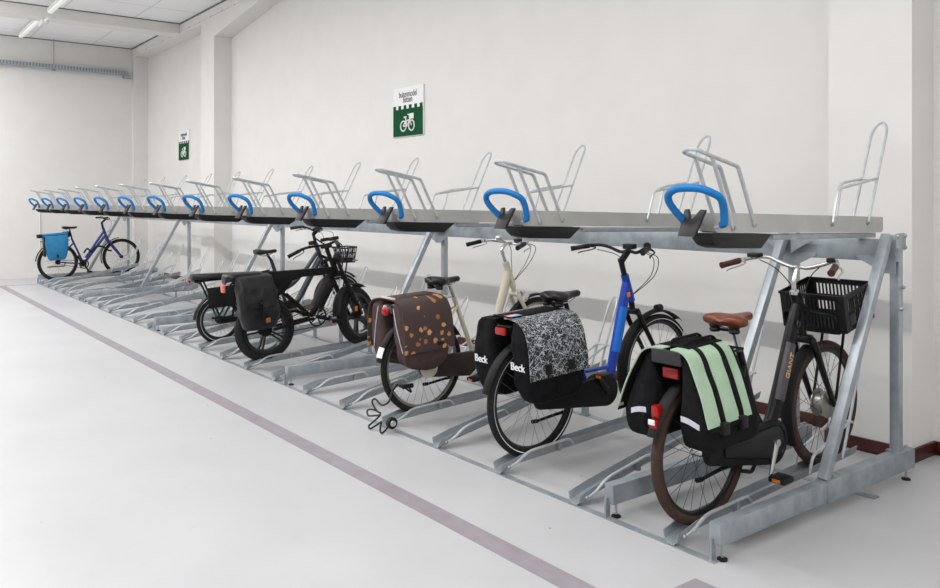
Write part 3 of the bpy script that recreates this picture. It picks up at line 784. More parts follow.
# ---- panniers
def bag_body(mb, levels, rad=.04, nl=5, amp=.006, seed=0., nseg=6):
    L = catmull([(l[1], l[2], 0) for l in levels], nl); L2 = catmull([(l[3], l[4], l[0]) for l in levels], nl)
    rings = []
    for a, b in zip(L, L2):
        x0, x1, y0, y1, z = a.x, a.y, b.x, b.y, b.z
        r = min(rad, (x1-x0)*.45, (y1-y0)*.45); ring = []
        for (cx, cy, s) in ((x1-r, y1-r, 0), (x0+r, y1-r, 1), (x0+r, y0+r, 2), (x1-r, y0+r, 3)):
            for k in range(nseg+1):
                t = PI/2*(s+k/nseg); ring.append(Vector((cx+r*math.cos(t), cy+r*math.sin(t), z)))
        # add points along the sides
        R2 = []
        for i in range(len(ring)):
            p, q = ring[i], ring[(i+1) % len(ring)]
            R2.append(p)
            if (i+1) % (nseg+1) == 0:
                for k in range(1, 8): R2.append(p.lerp(q, k/8))
        c = Vector(((x0+x1)/2, (y0+y1)/2, z)); out = []
        for p in R2:
            n = noise.noise(p*9+Vector((seed, 0, 0)))*amp+noise.noise(p*22+Vector((0, seed, 0)))*amp*.5
            out.append(p+(p-c).normalized()*n)
        rings.append(out)
    mb.rings(rings)
    return mb

def flap(path, y0, y1, m, name, parent, th=.006, taper=0., skew=0., ny=10, amp=.003, seed=0., np=5):
    P = catmull([(x, 0, z) for x, z in path], np); grid = []
    for i, p in enumerate(P):
        t = i/(len(P)-1); row = []
        for j in range(ny+1):
            s = j/ny; yy = y0+(y1-y0)*s+taper*t*(s-.5)+skew*t
            q = Vector((p.x, yy, p.z)); a = noise.noise(q*14+Vector((seed, seed, 0)))*amp
            row.append(q+Vector((a, 0, a*.4)))
        grid.append(row)
    if P[-1].x < 0: grid = grid[::-1]
    # orient normals outwards
    return MB().sheet([r[::-1] for r in grid] if True else grid, th).build(name, m, parent, angle=60)

def at_bike(o, bk):
    o.location = bk.location; o.rotation_euler = bk.rotation_euler; return o
PG = 'panniers hung on the bicycles'
def mir(path, s): return [(x*s, z) for x, z in path]

pn = at_bike(thing('double_pannier', 'mint green and black double pannier with buckled straps on the black e-bike', 'pannier', group=PG), b1)
for s in (1, -1):
    lv = [(.435, .085, .215, -.21, .10), (.455, .075, .245, -.245, .125), (.55, .075, .252, -.262, .125), (.68, .075, .208, -.245, .125), (.78, .075, .160, -.232, .125), (.845, .07, .12, -.222, .12)]
    if s < 0: lv = [(z, -x1, -x0, y0, y1) for z, x0, x1, y0, y1 in lv]
    bag = bag_body(MB(), lv, .045, seed=s*3.3).build('bag', 'fabric', pn, angle=70)
    path = [(.02, .872), (.085, .87), (.135, .845), (.18, .77), (.225, .675), (.263, .568)]
    for k, (ya, yb) in enumerate(((-.222, -.135), (-.107, -.0), (.028, .095))):
        flap(mir(path, s), ya, yb, 'mint', 'flap_panel', pn, .006, .0, -.06, seed=k)
    flap(mir([(x-.002, z-.004) for x, z in path[:5]]+[(.268, .548)], s), -.215, .09, 'strap', 'flap_backing', pn, .004, .0, -.06)
    for ya in (-.134, .001):
        stp = flap(mir([(x+.003, z+.003) for x, z in path[:5]]+[(.267, .555), (.262, .51)], s), ya-.001, ya+.028, 'strap', 'strap', pn, .006, .0, -.065)
        MB().box(min(s*.255, s*.285), max(s*.255, s*.285), ya-.068, ya-.025, .525, .58).build('buckle', 'blackpl', stp, bevel=.006)
    ys = -.256
    m = MB(); g = []
    for i in range(9):
        t = i/8; x = .10+.14*t; yv = -.262+.03*max(0, t-.6)/.4
        g.append([(s*x, yv, .565-.05*t*t), (s*x, yv, .59-.05*t*t)])
    if s < 0: g = g[::-1]
    rs = MB().sheet(g, .003).build('reflective_strip', 'reflect', pn); rs['label'] = 'pale reflective strip on the bag end'
MB().box(-.085, .085, -.17, .08, .868, .877).build('bridge', 'strap', pn, bevel=.004)
m = MB()
for x in (-.04, .04): m.tube(fillet([(x, -.14, .876), (x, -.12, .892), (x, .06, .892), (x, .08, .876)], .02), .007, 8, flat=1.6)
m.build('carry_handle', 'strap', pn)
MB().box(-.085, .085, -.232, -.215, .80, .866).build('end_plate', 'greypl', pn, bevel=.006)
rl = thing('bicycle_light', 'small red clip-on light strapped to the rear mudguard of the black e-bike', 'bicycle light')
at_bike(rl, b1)
MB().box(-.022, .022, -.342, -.312, .525, .565).build('lens', 'redlens', rl, bevel=.008)
MB().box(-.018, .018, -.348, -.342, .545, .57).build('reflector', 'white', rl, bevel=.002)
MB().box(-.015, .015, -.318, -.29, .51, .58).build('mount', 'blackpl', rl, bevel=.004)

# ---- bicycle 2: blue step-through e-bike
X2, Y2 = -2.43-.6235*2, 3.315
b2 = bike_at('city_bicycle', 'bright blue step-through e-bike with black saddle and black handlebar, beside the black e-bike', X2, Y2, base_z(Y2), P1)
wheel('rear_wheel', b2, 0, R, R, .024, 'rubber', 'rimblack', 'spoke', .028, 'chrome', stripe='white')
wheel('front_wheel', b2, 1.14, R, R, .024, 'rubber', 'rimblack', 'spoke', .02, 'chrome', stripe='white')
f = MB()
f.tube(catmull(yz([(.865, .945), (.83, .83), (.70, .44), (.655, .345), (.60, .31)]), 6), [.034, .038, .036, .034, .03], 14, flat=.75)
f.tube(yz([(.85, 1.0), (.905, .82)]), .027, 14)
f.tube(yz([(.46, .30), (.33, .76)]), .018, 12)
f.tube(yz([(.66, .42), (.42, .43)]), .012, 10)
for s in (.055, -.055):
    f.tube(fillet([(s*.6, .47, .33), (s, .36, .335), (s*1.1, 0, R)], .05), .012, 10)
    f.tube(fillet([(s*.3, .345, .71), (s, .28, .66), (s*1.1, 0, R)], .03), .009, 10)
fr = f.build('frame', 'bluepaint', b2)
MB().tube([(.010, .818, .79), (.010, .725, .51)], .036, 14, flat=.62).build('battery_panel', 'blueacc', fr)
lb = MB().box(.020, .032, .835, .865, .855, .885).build('head_badge', 'orange', fr, bevel=.002); lb['label'] = 'orange square sticker'
MB().lathe([(.07, -.05), (.085, -.04), (.085, .05), (.07, .062)], (0, .56, .30), 'x', 28).build('motor', 'matteblack', b2)
fork(b2, (.925, .75), (1.14, R), 'blackpaint', .058, .015, (.905, .82))
MB().tube(yz([(.85, .99), (.815, 1.11)]), .019, 12).tube(yz([(.815, 1.085), (.90, 1.16)]), .024, 12, flat=.8).build('stem', 'blackpl', b2)
hb = handlebar(b2, [(0, .895, 1.155), (.07, .895, 1.145), (.15, .875, 1.175), (.21, .84, 1.19), (.26, .78, 1.185), (.31, .68, 1.175)], 'blackpaint', 'blackpl', .016, .125, 'blackpl')
MB().box(-.045, .045, .885, .935, 1.165, 1.20).build('display', 'blackpl', hb, bevel=.008)
MB().lathe([(.025, 0), (.022, .02), (.008, .028)], (.21, .84, 1.195), 'z', 16).build('bell', 'blackpl', hb)
saddle(b2, .29, .965, 'blackleather', .27, .10)
MB().tube(yz([(.34, .74), (.30, .905)]), .015, 12).build('seat_post', 'blackpl', b2)
fender('rear_mudguard', b2, 0, R, R, 165, 25, .032, 'matteblack')
fender('front_mudguard', b2, 1.14, R, R, 48, 205, .032, 'matteblack')
carrier(b2, .815, -.21, .27, (0, R), 'matteblack')
chaincase(b2, (0, R-.01), (.56, .30), .045, .10, 'matteblack', .05, .085)
crank_set(b2, .56, .30, .165, math.radians(130), 'blackpl')
tl = MB().box(-.045, .045, -.235, -.215, .765, .81).build('tail_light', 'redlens', b2, bevel=.008); tl['label'] = 'red tail light under the carrier'
hl = MB().tube(yz([(1.155, .735), (1.20, .735)]), .026, 14).tube(yz([(1.07, .715), (1.155, .73)]), .012, 8).build('headlight', 'blackpl', b2)
kickstand(b2, .28, .2, -.05, 'matteblack', -.2, -.02)
for s in (.17, -.17, .13): cable(b2, [(s*1.3, .83, 1.16), (s, .99, 1.10), (s*.7, 1.0, .98), (s*.1, .90, .86)])

pn = at_bike(thing('double_pannier', 'black double pannier with black and white scribble flaps on the blue bicycle', 'pannier', group=PG), b2)
for s in (1, -1):
    lv = [(.375, .085, .19, -.13, .15), (.40, .075, .215, -.18, .21), (.52, .07, .235, -.215, .235), (.66, .07, .225, -.225, .235), (.78, .07, .20, -.225, .225), (.845, .065, .155, -.215, .215)]
    if s < 0: lv = [(z, -x1-.05, -x0-.02, y0, y1) for z, x0, x1, y0, y1 in lv]
    bag_body(MB(), lv, .04, seed=s*5.1, amp=.015).build('bag', 'fabric', pn, angle=70)
    flap(mir([(.02, .868), (.10, .866), (.165, .845), (.212, .79), (.236, .70), (.246, .60), (.247, .53)], s if s > 0 else -1.2), -.215 if s > 0 else -.15, .225, 'scribble', 'flap', pn, .007, .02, ny=14, amp=.006, seed=2.2)
    for yb in (-.09, .09):
        MB().box(min(s*.243, s*.262), max(s*.243, s*.262), yb-.022, yb+.022, .55, .61).build('clasp', 'blackpl', pn, bevel=.006)
    text_obj('lettering', 'Beck', .062, 'white', pn, frame_mtx((s*(.15 if s > 0 else .185), -.2365, .60), (1, 0, 0), (0, 0, 1)), .002)
    flap(mir([(.222, .53), (.245, .48), (.235, .40)], s), -.02, .02, 'strap', 'strap', pn, .005)
MB().box(-.08, .08, -.20, .20, .862, .872).build('bridge', 'strap', pn, bevel=.004)
for k, c in enumerate(('magenta', 'yellow', 'cyan')):
    MB().box(.02+.022*k, .042+.022*k, -.212, -.13, .8775, .8795).build('label_tab', c, pn)

# ---- bicycle 3: cream bicycle
X3, Y3 = -2.43-.6235*4, 3.36
b3 = bike_at('city_bicycle', 'cream step-through bicycle with black saddle and chrome handlebar, third from the right', X3, Y3, base_z(Y3), P1)
wheel('rear_wheel', b3, 0, R, R, .022, 'rubber', 'rimsilver', 'spoke', .03, 'chrome')
wheel('front_wheel', b3, 1.12, R, R, .022, 'rubber', 'rimsilver', 'spoke', .03, 'chrome')
f = MB()
f.tube(catmull(yz([(.845, .93), (.80, .80), (.66, .47), (.56, .32), (.50, .29)]), 6), [.030, .034, .032, .028, .026], 14)
f.tube(yz([(.825, 1.01), (.895, .80)]), .026, 14)
f.tube(yz([(.49, .28), (.31, .80)]), .018, 12)
f.tube(catmull(yz([(.80, .73), (.62, .46), (.48, .40), (.43, .46)]), 6), .014, 10)
for s in (.055, -.055):
    f.tube(fillet([(s*.6, .46, .29), (s, .36, .30), (s*1.1, 0, R)], .05), .011, 10)
    f.tube(catmull([(s*.3, .33, .73), (s, .22, .66), (s*1.1, .08, .50), (s*1.1, 0, R)], 5), .010, 10)
f.build('frame', 'cream', b3)
fork(b3, (.915, .75), (1.12, R), 'cream', .058, .014, (.895, .80))
MB().tube(catmull(yz([(.828, 1.0), (.80, 1.08), (.795, 1.11), (.84, 1.15), (.895, 1.15)]), 5), .014, 12).build('stem', 'chrome', b3)
hb = handlebar(b3, [(0, .895, 1.15), (.06, .91, 1.145), (.14, .92, 1.16), (.21, .88, 1.17), (.265, .80, 1.165), (.31, .69, 1.145)], 'chrome', 'blackpl', .017, .12)
MB().sphere((-.16, .90, 1.19), .03, 1.2, 1, .7).build('bell', 'chrome', hb)
MB().box(.03, .08, .89, .94, 1.16, 1.19).build('display', 'greypl', hb, bevel=.006)
saddle(b3, .235, .965, 'blackleather', .265, .105)
MB().tube(yz([(.315, .79), (.265, .92)]), .014, 12).build('seat_post', 'chrome', b3)
fender('rear_mudguard', b3, 0, R, R, 168, 25, .031, 'matteblack')
sw = fender('mudguard_tip', b3, 0, R, R+.005, 163, 152, .033, 'white'); sw['label'] = 'white tip of the rear mudguard'
fender('front_mudguard', b3, 1.12, R, R, 40, 190, .031, 'matteblack')
carrier(b3, .815, -.24, .24, (0, R), 'chrome')
chaincase(b3, (0, R-.005), (.50, .285), .075, .095, 'darkbrownpl', .045, .085)
MB().lathe([(.075, 0), (.07, .012), (.045, .018)], (.085, .0, R-.01), 'x', 24).build('chain_case_cap', 'cream', b3)
crank_set(b3, .50, .285, .165, math.radians(-150))
hl = MB().lathe([(.05, 0), (.052, .02), (.03, .07), (.01, .085)], (0, .965, .715), 'y', 20)
hl.build('headlight', 'chrome', b3)
tl = MB().sphere((0, -.285, .775), .032, 1.3, .8, 1.1).build('tail_light', 'redlens', b3); tl['label'] = 'red tail light with white lens rim'
MB().lathe([(.035, -.03), (.042, .01), (.03, .03)], (0, -.26, .785), 'y', 16).build('tail_light_housing', 'chrome', b3)
kickstand(b3, .28, .2, -.05, 'matteblack', -.2, -.02)
for s in (.16, -.16, .10): cable(b3, [(s*1.3, .82, 1.17), (s, 1.0, 1.12), (s*.7, .98, 1.0), (s*.1, .90, .86)], m='greypl')
MB().tube(fillet([(.045, .02, .80), (.045, .06, .825), (-.045, .06, .825), (-.045, .02, .80)], .02), .006, 8).build('carrier_clip', 'chrome', b3)

pn = at_bike(thing('double_pannier', 'plum brown double pannier with copper leaf print on the cream bicycle', 'pannier', group=PG), b3)
LEAF = MB
def leaf_pts(c, sz, rot):
    out = []
    base = [(0, -.5), (.15, -.18), (.45, -.3), (.36, .0), (.62, .22), (.3, .28), (.22, .55), (0, .38), (-.2, .6), (-.3, .28), (-.6, .25), (-.36, 0), (-.48, -.28), (-.14, -.18)]
    for a, b in base:
        out.append((c[0]+sz*(a*math.cos(rot)-b*math.sin(rot)), c[1]+sz*(a*math.sin(rot)+b*math.cos(rot))))
    return out
def leafmat():
    # copper leaves scattered over plum fabric
    m = mat('leaf_print_fabric', srgb(84, 66, 62), .75, bump=.15, bscale=25)
    nt = m.node_tree; b = nt.nodes['Principled BSDF']
    tc = nt.nodes.new('ShaderNodeTexCoord'); mp = nt.nodes.new('ShaderNodeMapping'); mp.inputs['Scale'].default_value = (.0, 1, 1)
    nt.links.new(tc.outputs['Object'], mp.inputs['Vector'])
    n = nt.nodes.new('ShaderNodeTexNoise'); n.inputs['Scale'].default_value = 55; n.inputs['Detail'].default_value = 1
    nt.links.new(mp.outputs['Vector'], n.inputs['Vector'])
    mv = nt.nodes.new('ShaderNodeMix'); mv.data_type = 'VECTOR'; mv.inputs['Factor'].default_value = .022
    nt.links.new(mp.outputs['Vector'], mv.inputs['A']); nt.links.new(n.outputs['Color'], mv.inputs['B'])
    v = nt.nodes.new('ShaderNodeTexVoronoi'); v.inputs['Scale'].default_value = 17; v.inputs['Randomness'].default_value = .75
    nt.links.new(mv.outputs['Result'], v.inputs['Vector'])
    l = nt.nodes.new('ShaderNodeMath'); l.operation = 'LESS_THAN'; l.inputs[1].default_value = .29
    nt.links.new(v.outputs['Distance'], l.inputs[0])
    sp = nt.nodes.new('ShaderNodeSeparateColor'); nt.links.new(v.outputs['Color'], sp.inputs['Color'])
    g = nt.nodes.new('ShaderNodeMath'); g.operation = 'GREATER_THAN'; g.inputs[1].default_value = .2
    nt.links.new(sp.outputs['Red'], g.inputs[0])
    k = nt.nodes.new('ShaderNodeMath'); k.operation = 'MULTIPLY'; nt.links.new(l.outputs[0], k.inputs[0]); nt.links.new(g.outputs[0], k.inputs[1])
    cr_ = nt.nodes.new('ShaderNodeMix'); cr_.data_type = 'RGBA'; cr_.inputs['A'].default_value = srgb(150, 96, 56); cr_.inputs['B'].default_value = srgb(214, 156, 100)
    nt.links.new(sp.outputs['Green'], cr_.inputs['Factor'])
    mix = nt.nodes.new('ShaderNodeMix'); mix.data_type = 'RGBA'; mix.inputs['A'].default_value = srgb(66, 51, 48)
    nt.links.new(cr_.outputs['Result'], mix.inputs['B'])
    nt.links.new(k.outputs[0], mix.inputs['Factor']); nt.links.new(mix.outputs['Result'], b.inputs['Base Color'])
    return m
M['leafprint'] = leafmat()
for s in (1, -1):
    lv = [(.345, .10, .16, -.07, .02), (.375, .085, .19, -.17, .06), (.43, .075, .22, -.24, .09), (.54, .07, .235, -.26, .10), (.68, .07, .23, -.265, .10), (.80, .07, .20, -.26, .09), (.845, .065, .16, -.25, .08)]
    lv = [(z, x0, x1, y0-.02, y1) for z, x0, x1, y0, y1 in lv]
    if s < 0: lv = [(z, -x1, -x0, y0, y1) for z, x0, x1, y0, y1 in lv]
    bag_body(MB(), lv, .04, seed=s*2.1, amp=.009).build('bag', 'plum', pn, angle=70)
    flap(mir([(.02, .862), (.11, .858), (.185, .835), (.225, .78), (.243, .70), (.25, .60), (.25, .50)], s), -.285, .105, 'leafprint', 'flap', pn, .007, .03, ny=12, amp=.004, seed=4.4)
    MB().box(min(s*.255, s*.262), max(s*.255, s*.262), -.03, .02, .53, .555).build('tag', 'blackpl', pn, bevel=.001)
    m = MB(); m.tube(catmull([(s*.10, -.285, .80), (s*.14, -.289, .66), (s*.19, -.28, .50)], 6), .003, 6)
    m.build('piping', 'reflect', pn)
MB().box(-.08, .08, -.27, .10, .857, .866).build('bridge', 'plum', pn, bevel=.004)
m = MB(); m.tube(fillet([(-.07, -.27, .862), (-.06, -.285, .872), (.06, -.285, .872), (.09, -.26, .862)], .02), .009, 8); m.build('edge_cord', 'cream', pn)

# coiled cable lock hanging at the cream bicycle's rear wheel
lk = thing('cable_lock', 'black coiled cable lock hanging from the rear wheel of the cream bicycle onto the floor', 'bicycle lock', (X3+.07, 3.02, 0))
pts = [(-.02, .08, .30), (.0, .02, .26), (.02, -.02, .20), (-.04, -.04, .17), (-.11, -.05, .20), (-.15, -.05, .17), (-.08, -.06, .13), (-.02, -.06, .12), (-.10, -.07, .13), (-.18, -.07, .11), (-.15, -.08, .08), (-.05, -.07, .10),
       (-.01, -.07, .11), (-.06, -.09, .06), (-.11, -.10, .02), (-.07, -.11, .012), (.0, -.08, .06), (.02, -.08, .07), (.04, -.10, .02), (.07, -.10, .012), (.09, -.07, .05), (.06, -.05, .08)]
MB().tube(catmull(pts, 7), .0065, 8).build('coiled_cable', 'blackpl', lk)
MB().lathe([(.03, -.02), (.04, -.012), (.04, .012), (.03, .02)], (.10, -.045, .075), 'x', 20).build('lock_body', 'blackpl', lk)
MB().lathe([(.022, 0), (.018, .006)], (.12, -.045, .075), 'x', 16).build('lock_face', 'chrome', lk)
MB().tube([(.03, .09, .29), (.03, .17, .29)], .017, 12).tube([(-.02, .10, .29), (.04, .10, .29)], .014, 10).build('lock_head', 'blackpl', lk)
MB().tube(catmull([(-.02, .10, .30), (.01, .17, .24), (.03, .14, .28)], 5), .0065, 8).build('cable_end', 'blackpl', lk)

# ---- bicycle 4: black fat-tyre bicycle
X4, Y4 = -2.43-.6235*8, 3.235
b4 = bike_at('fat_tyre_bicycle', 'black fat-tyre electric bicycle with long flat seat beam and thick cast wheels', X4, Y4, base_z(Y4)+.012, P1)
R4 = .30
wheel('rear_wheel', b4, 0, R4, R4, .048, 'rubber', 'rimblack', 'spokeblack', .05, 'matteblack', cast=True)
wheel('front_wheel', b4, 1.0, R4, R4, .048, 'rubber', 'rimblack', 'spokeblack', .035, 'matteblack', cast=True)
f = MB()
beam = [(-.06, .79), (.0, .85), (.40, .835), (.74, .825), (.77, .765), (.60, .755), (.40, .76), (.30, .735), (.20, .62), (.10, .60), (.02, .70)]
f.prism([(-.03, y, z) for y, z in beam], (.06, 0, 0))
f.tube(yz([(.745, .90), (.79, .76)]), .03, 14)
f.tube(yz([(.75, .80), (.50, .36)]), .026, 12)
for s in (.075, -.075):
    f.tube([(s*.6, .50, .34), (s, .05, R4+.0)], .015, 10); f.tube([(s*.5, .14, .62), (s, .03, R4+.02)], .014, 10)
    f.tube([(s*.4, .22, .62), (s*.6, .48, .36)], .014, 10)
f.build('frame', 'matteblack', b4, bevel=.008)
bt = MB().tube(yz([(.715, .70), (.55, .44)]), .072, 16, flat=.7).build('battery', 'blackpl', b4)
MB().box(.046, .049, .668, .684, .655, .671).build('charge_light', 'redlens', bt)
m = MB()
for s in (.075, -.075):
    m.tube(yz([(.735, .90), (.80, .72)], s), .019, 12); m.tube(yz([(.80, .72), (.985, R4)], s), [.026, .026, .022], 12)
m.tube([(-.08, .735, .90), (.08, .735, .90)], .016, 10); m.tube([(-.085, .79, .74), (.085, .79, .74)], .02, 10)
m.build('fork', 'matteblack', b4)
MB().tube(catmull(yz([(.735, .90), (.71, .98), (.70, 1.04)]), 4), .022, 12).box(-.05, .05, .67, .73, 1.02, 1.06).build('stem', 'matteblack', b4)
hb = handlebar(b4, [(0, .69, 1.05), (.08, .68, 1.055), (.15, .65, 1.06), (.22, .59, 1.05), (.315, .48, 1.0)], 'matteblack', 'blackpl', .019, .13, 'matteblack', .013)
MB().box(-.14, -.09, .60, .66, 1.075, 1.115).build('display', 'blackpl', hb, bevel=.008)
MB().bar((-.16, .72, 1.16), (.02, .72, 1.02), .012, .012).build('mirror_arm', 'blackpl', hb)
MB().box(.10, .19, .62, .68, 1.075, 1.11).build('switch_box', 'blackpl', hb, bevel=.008)
MB().lathe([(.045, 0), (.05, .015), (.045, .03)], (.0, .70, 1.09), 'z', 18).build('speedometer', 'blackpl', hb)
rings = []
for t, w, zt in ((0, .05, .85), (.05, .085, .87), (.2, .10, .872), (.6, .095, .868), (.92, .085, .866), (1, .06, .85)):
    y = -.38+.36*t; ring = []
    for k in range(16):
        a = 2*PI*k/16; ring.append((w*math.copysign(abs(math.cos(a))**.6, math.cos(a)), y, zt-.035+.035*math.copysign(abs(math.sin(a))**.7, math.sin(a))))
    rings.append(ring)
MB().rings(rings).build('bench_seat', 'blackleather', b4, angle=60)
m = MB()
for s in (.07, -.07):
    m.tube(fillet([(s, .05, .79), (s, -.33, .79), (s, -.36, .74)], .03), .010, 8); m.tube([(s, -.25, .79), (s*1.05, 0, R4+.02)], .009, 8)
m.build('seat_support', 'matteblack', b4)
tl = MB().box(-.035, .035, -.40, -.375, .70, .78).build('tail_light', mat('light_red_lens', srgb(214, 110, 96), .3), b4, bevel=.008); tl['label'] = 'pale red tail light under the bench'
fender('front_mudguard', b4, 1.0, R4, R4, 55, 175, .055, 'matteblack')
fender('rear_mudguard', b4, 0, R4, R4, 150, 60, .055, 'matteblack')
m = MB(); m.lathe([(.10, -.003), (.10, .003), (.085, .004), (.085, -.004)], (.075, .52, .36), 'x', 32, loop=True)
for k in range(5):
    a = 2*PI*k/5; m.bar((.075, .52, .36), (.075, .52+.088*math.cos(a), .36+.088*math.sin(a)), .006, .022, (1, 0, 0))
m.tube([(.075, .52, .455), (.075, .0, R4+.045)], .005, 6); m.tube([(.075, .52, .262), (.075, .0, R4-.045)], .005, 6)
m.build('chain_drive', 'blackpl', b4)
crank_set(b4, .52, .36, .16, math.radians(-20), 'matteblack')
sa = (Vector((0, .735, .90))-Vector((0, .985, R4))).normalized()
SM = Matrix.Translation((0, .735, .90)) @ Matrix.Rotation(math.radians(27), 4, sa) @ Matrix.Translation((0, -.735, -.90))
bpy.context.view_layer.update()
for ch_ in b4.children:
    if ch_.name.split('.')[0] in ('front_wheel', 'fork', 'stem', 'handlebar', 'front_mudguard'):
        ch_.matrix_local = SM @ ch_.matrix_local
for s in (.14, -.14, .08): cable(b4, [(s*1.5, .60, 1.04), (s, .80, 1.02), (s*.7, .86, .92), (s*.3, .80, .80)])
hl = MB().lathe([(.055, 0), (.058, .03), (.03, .07)], (0, .79, .90), 'y', 18).build('headlight', 'blackpl', b4)
for s in (.10,):
    rf = MB().box(s, s+.006, .93, .955, .36, .41).build('side_reflector', 'orange', b4); rf['label'] = 'orange fork reflector'
saddle(b4, -.0+.03, .905, 'blackleather', .01, .01, springs=False) if False else None

pn = at_bike(thing('pannier', 'black single pannier with tan leather patch on the fat-tyre bicycle', 'pannier', group=PG), b4)
lv = [(.345, .12, .22, -.24, .0), (.37, .11, .245, -.285, .03), (.48, .105, .265, -.31, .05), (.62, .10, .25, -.325, .055), (.74, .10, .225, -.33, .05), (.83, .09, .17, -.32, .04)]
bag_body(MB(), lv, .05, seed=9.1, amp=.02).build('bag', 'nylon', pn, angle=70)
flap([(.05, .842), (.13, .84), (.19, .815), (.24, .74), (.268, .65), (.278, .56)], -.31, .03, 'nylon', 'flap', pn, .008, -.06, amp=.018, seed=6.6)
flap([(.262, .64), (.285, .57), (.285, .44)], -.155, -.125, 'strap', 'strap', pn, .006)
MB().box(.268, .276, -.10, -.055, .41, .455).build('leather_patch', 'tan', pn, bevel=.004)
MB().sphere((.292, -.14, .60), .012).build('buckle', 'blackpl', pn)

# ---- bicycle 5: dark long-tail bicycle behind
X5, Y5 = -2.43-.6235*10, 3.26
b5 = bike_at('long_tail_bicycle', 'dark petrol long-tail bicycle with small wheels and front wire basket, behind the fat-tyre bicycle', X5, Y5, base_z(Y5)+.004, P1)
R5 = .255
wheel('rear_wheel', b5, 0, R5, R5, .028, 'rubber', 'rimblack', 'spoke', .035, 'matteblack', stripe='reflect')
wheel('front_wheel', b5, 1.45, .30, .30, .028, 'rubber', 'rimblack', 'spoke', .025, 'matteblack', stripe='reflect')
f = MB()
f.tube(catmull(yz([(1.20, .88), (1.0, .66), (.82, .52), (.55, .47), (.25, .47)]), 6), .024, 12)
f.tube(catmull(yz([(1.22, .80), (1.06, .56), (.93, .37), (.85, .30)]), 6), .036, 14)
f.tube(yz([(1.18, .98), (1.245, .76)]), .028, 14)
f.tube(yz([(.78, .30), (.62, .84)]), .02, 12)
for s in (.06, -.06):
    f.tube([(s*.6, .80, .30), (s, .05, R5)], .014, 10); f.tube(fillet([(s, .50, .47), (s, .20, .60), (s, .0, R5)], .05), .012, 10)
f.build('frame', 'petrol', b5)
f = MB()
for s in (.06, -.06):
    f.tube(fillet([(s, .62, .72), (s, .45, .70), (s, -.26, .70)], .05), .012, 10); f.tube([(s, -.18, .70), (s, -.01, R5+.02)], .011, 8); f.tube([(s, .20, .60), (s, .24, .70)], .011, 8)
f.tube([(-.06, -.26, .70), (.06, -.26, .70)], .012, 8)
f.build('cargo_rack', 'blackpaint', b5)
rings = []
for t, w in ((0, .05), (.04, .085), (.5, .09), (.96, .085), (1, .05)):
    y = -.28+.76*t; rings.append([(w*math.copysign(abs(math.cos(2*PI*k/16))**.5, math.cos(2*PI*k/16)), y, .75-.05*t+.03*math.copysign(abs(math.sin(2*PI*k/16))**.6, math.sin(2*PI*k/16))) for k in range(16)])
MB().rings(rings).build('passenger_cushion', 'blackleather', b5, angle=60)
fork(b5, (1.265, .70), (1.45, .30), 'blackpaint', .06, .016, (1.245, .78))
MB().tube(yz([(1.18, .97), (1.155, 1.10)]), .018, 12).tube(yz([(1.155, 1.09), (1.20, 1.12)]), .022, 12).build('stem', 'blackpl', b5)
hb = handlebar(b5, [(0, 1.20, 1.12), (.08, 1.19, 1.13), (.16, 1.16, 1.16), (.23, 1.10, 1.17), (.30, 1.02, 1.16)], 'blackpaint', 'blackpl', .018, .125, 'blackpl', .012)
MB().box(-.04, .04, 1.19, 1.25, 1.13, 1.17).build('display', 'blackpl', hb, bevel=.008)
MB().sphere((.11, 1.17, 1.16), .028, 1, 1, .8).build('bell', 'blackpl', hb)
m = MB(); y0, y1, z0, z1, w = 1.46, 1.66, .765, .90, .13
for z, e in ((z0, .03), (.5*(z0+z1), .015), (z1, 0)):
    m.tube(fillet([(-w+e, y0+e, z), (w-e, y0+e, z), (w-e, y1-e, z), (-w+e, y1-e, z), (-w+e, y0+e, z)], .03), .008 if z == z1 else .006, 8)
for k in range(7):
    x = -w+.03+(2*w-.06)*k/6
    for yy, e in ((y0, .03), (y1, -.03)): m.tube([(x, yy+e, z0), (x*1.08, yy, z1)], .005, 6)
    m.tube([(x, y0+.03, z0), (x, y1-.03, z0)], .005, 6)
for k in range(5):
    y = y0+.04+(y1-y0-.08)*k/4
    for s in (1, -1): m.tube([(s*(w-.03), y, z0), (s*w, y, z1)], .005, 6)
bk = m.build('wire_basket', 'blackpaint', b5)
m = MB()
for s in (.05, -.05):
    m.tube(fillet([(s, 1.22, .84), (s, 1.42, .74), (s, 1.66, .72)], .04), .010, 8); m.tube([(s, 1.55, .73), (s*1.2, 1.45, .31)], .009, 8)
for y in (1.45, 1.52, 1.59, 1.66): m.tube([(-.10, y, .74), (.10, y, .74)], .008, 8)
m.build('front_carrier', 'blackpaint', b5)
saddle(b5, .56, .97, 'blackleather', .26, .085, springs=False)
MB().tube(yz([(.63, .82), (.575, .91)]), .015, 12).build('seat_post', 'blackpl', b5)
fender('rear_mudguard', b5, 0, R5, R5, 172, 20, .038, 'matteblack')
fender('front_mudguard', b5, 1.45, .30, .30, 45, 190, .038, 'matteblack')
MB().box(.062, .075, -.14, .28, .40, .62).build('side_panel', 'matteblack', b5, bevel=.004)
crank_set(b5, .80, .30, .16, math.radians(-40), 'blackpl'); chaincase(b5, (0, R5), (.80, .30), .035, .07, 'matteblack')
tl = MB().box(-.03, .03, -.325, -.30, .69, .72).build('tail_light', 'redlens', b5, bevel=.006); tl['label'] = 'red tail light at the cushion end'
for s in (.16, -.16): cable(b5, [(s*1.4, 1.10, 1.15), (s, 1.32, 1.10), (s*.6, 1.34, .98), (s*.2, 1.26, .86)])
m = MB()
MB().tube(fillet([(.10, -.12, .30), (.10, .1, .28), (.10, .12, .38)], .03), .012, 8).build('foot_rest', 'matteblack', b5)

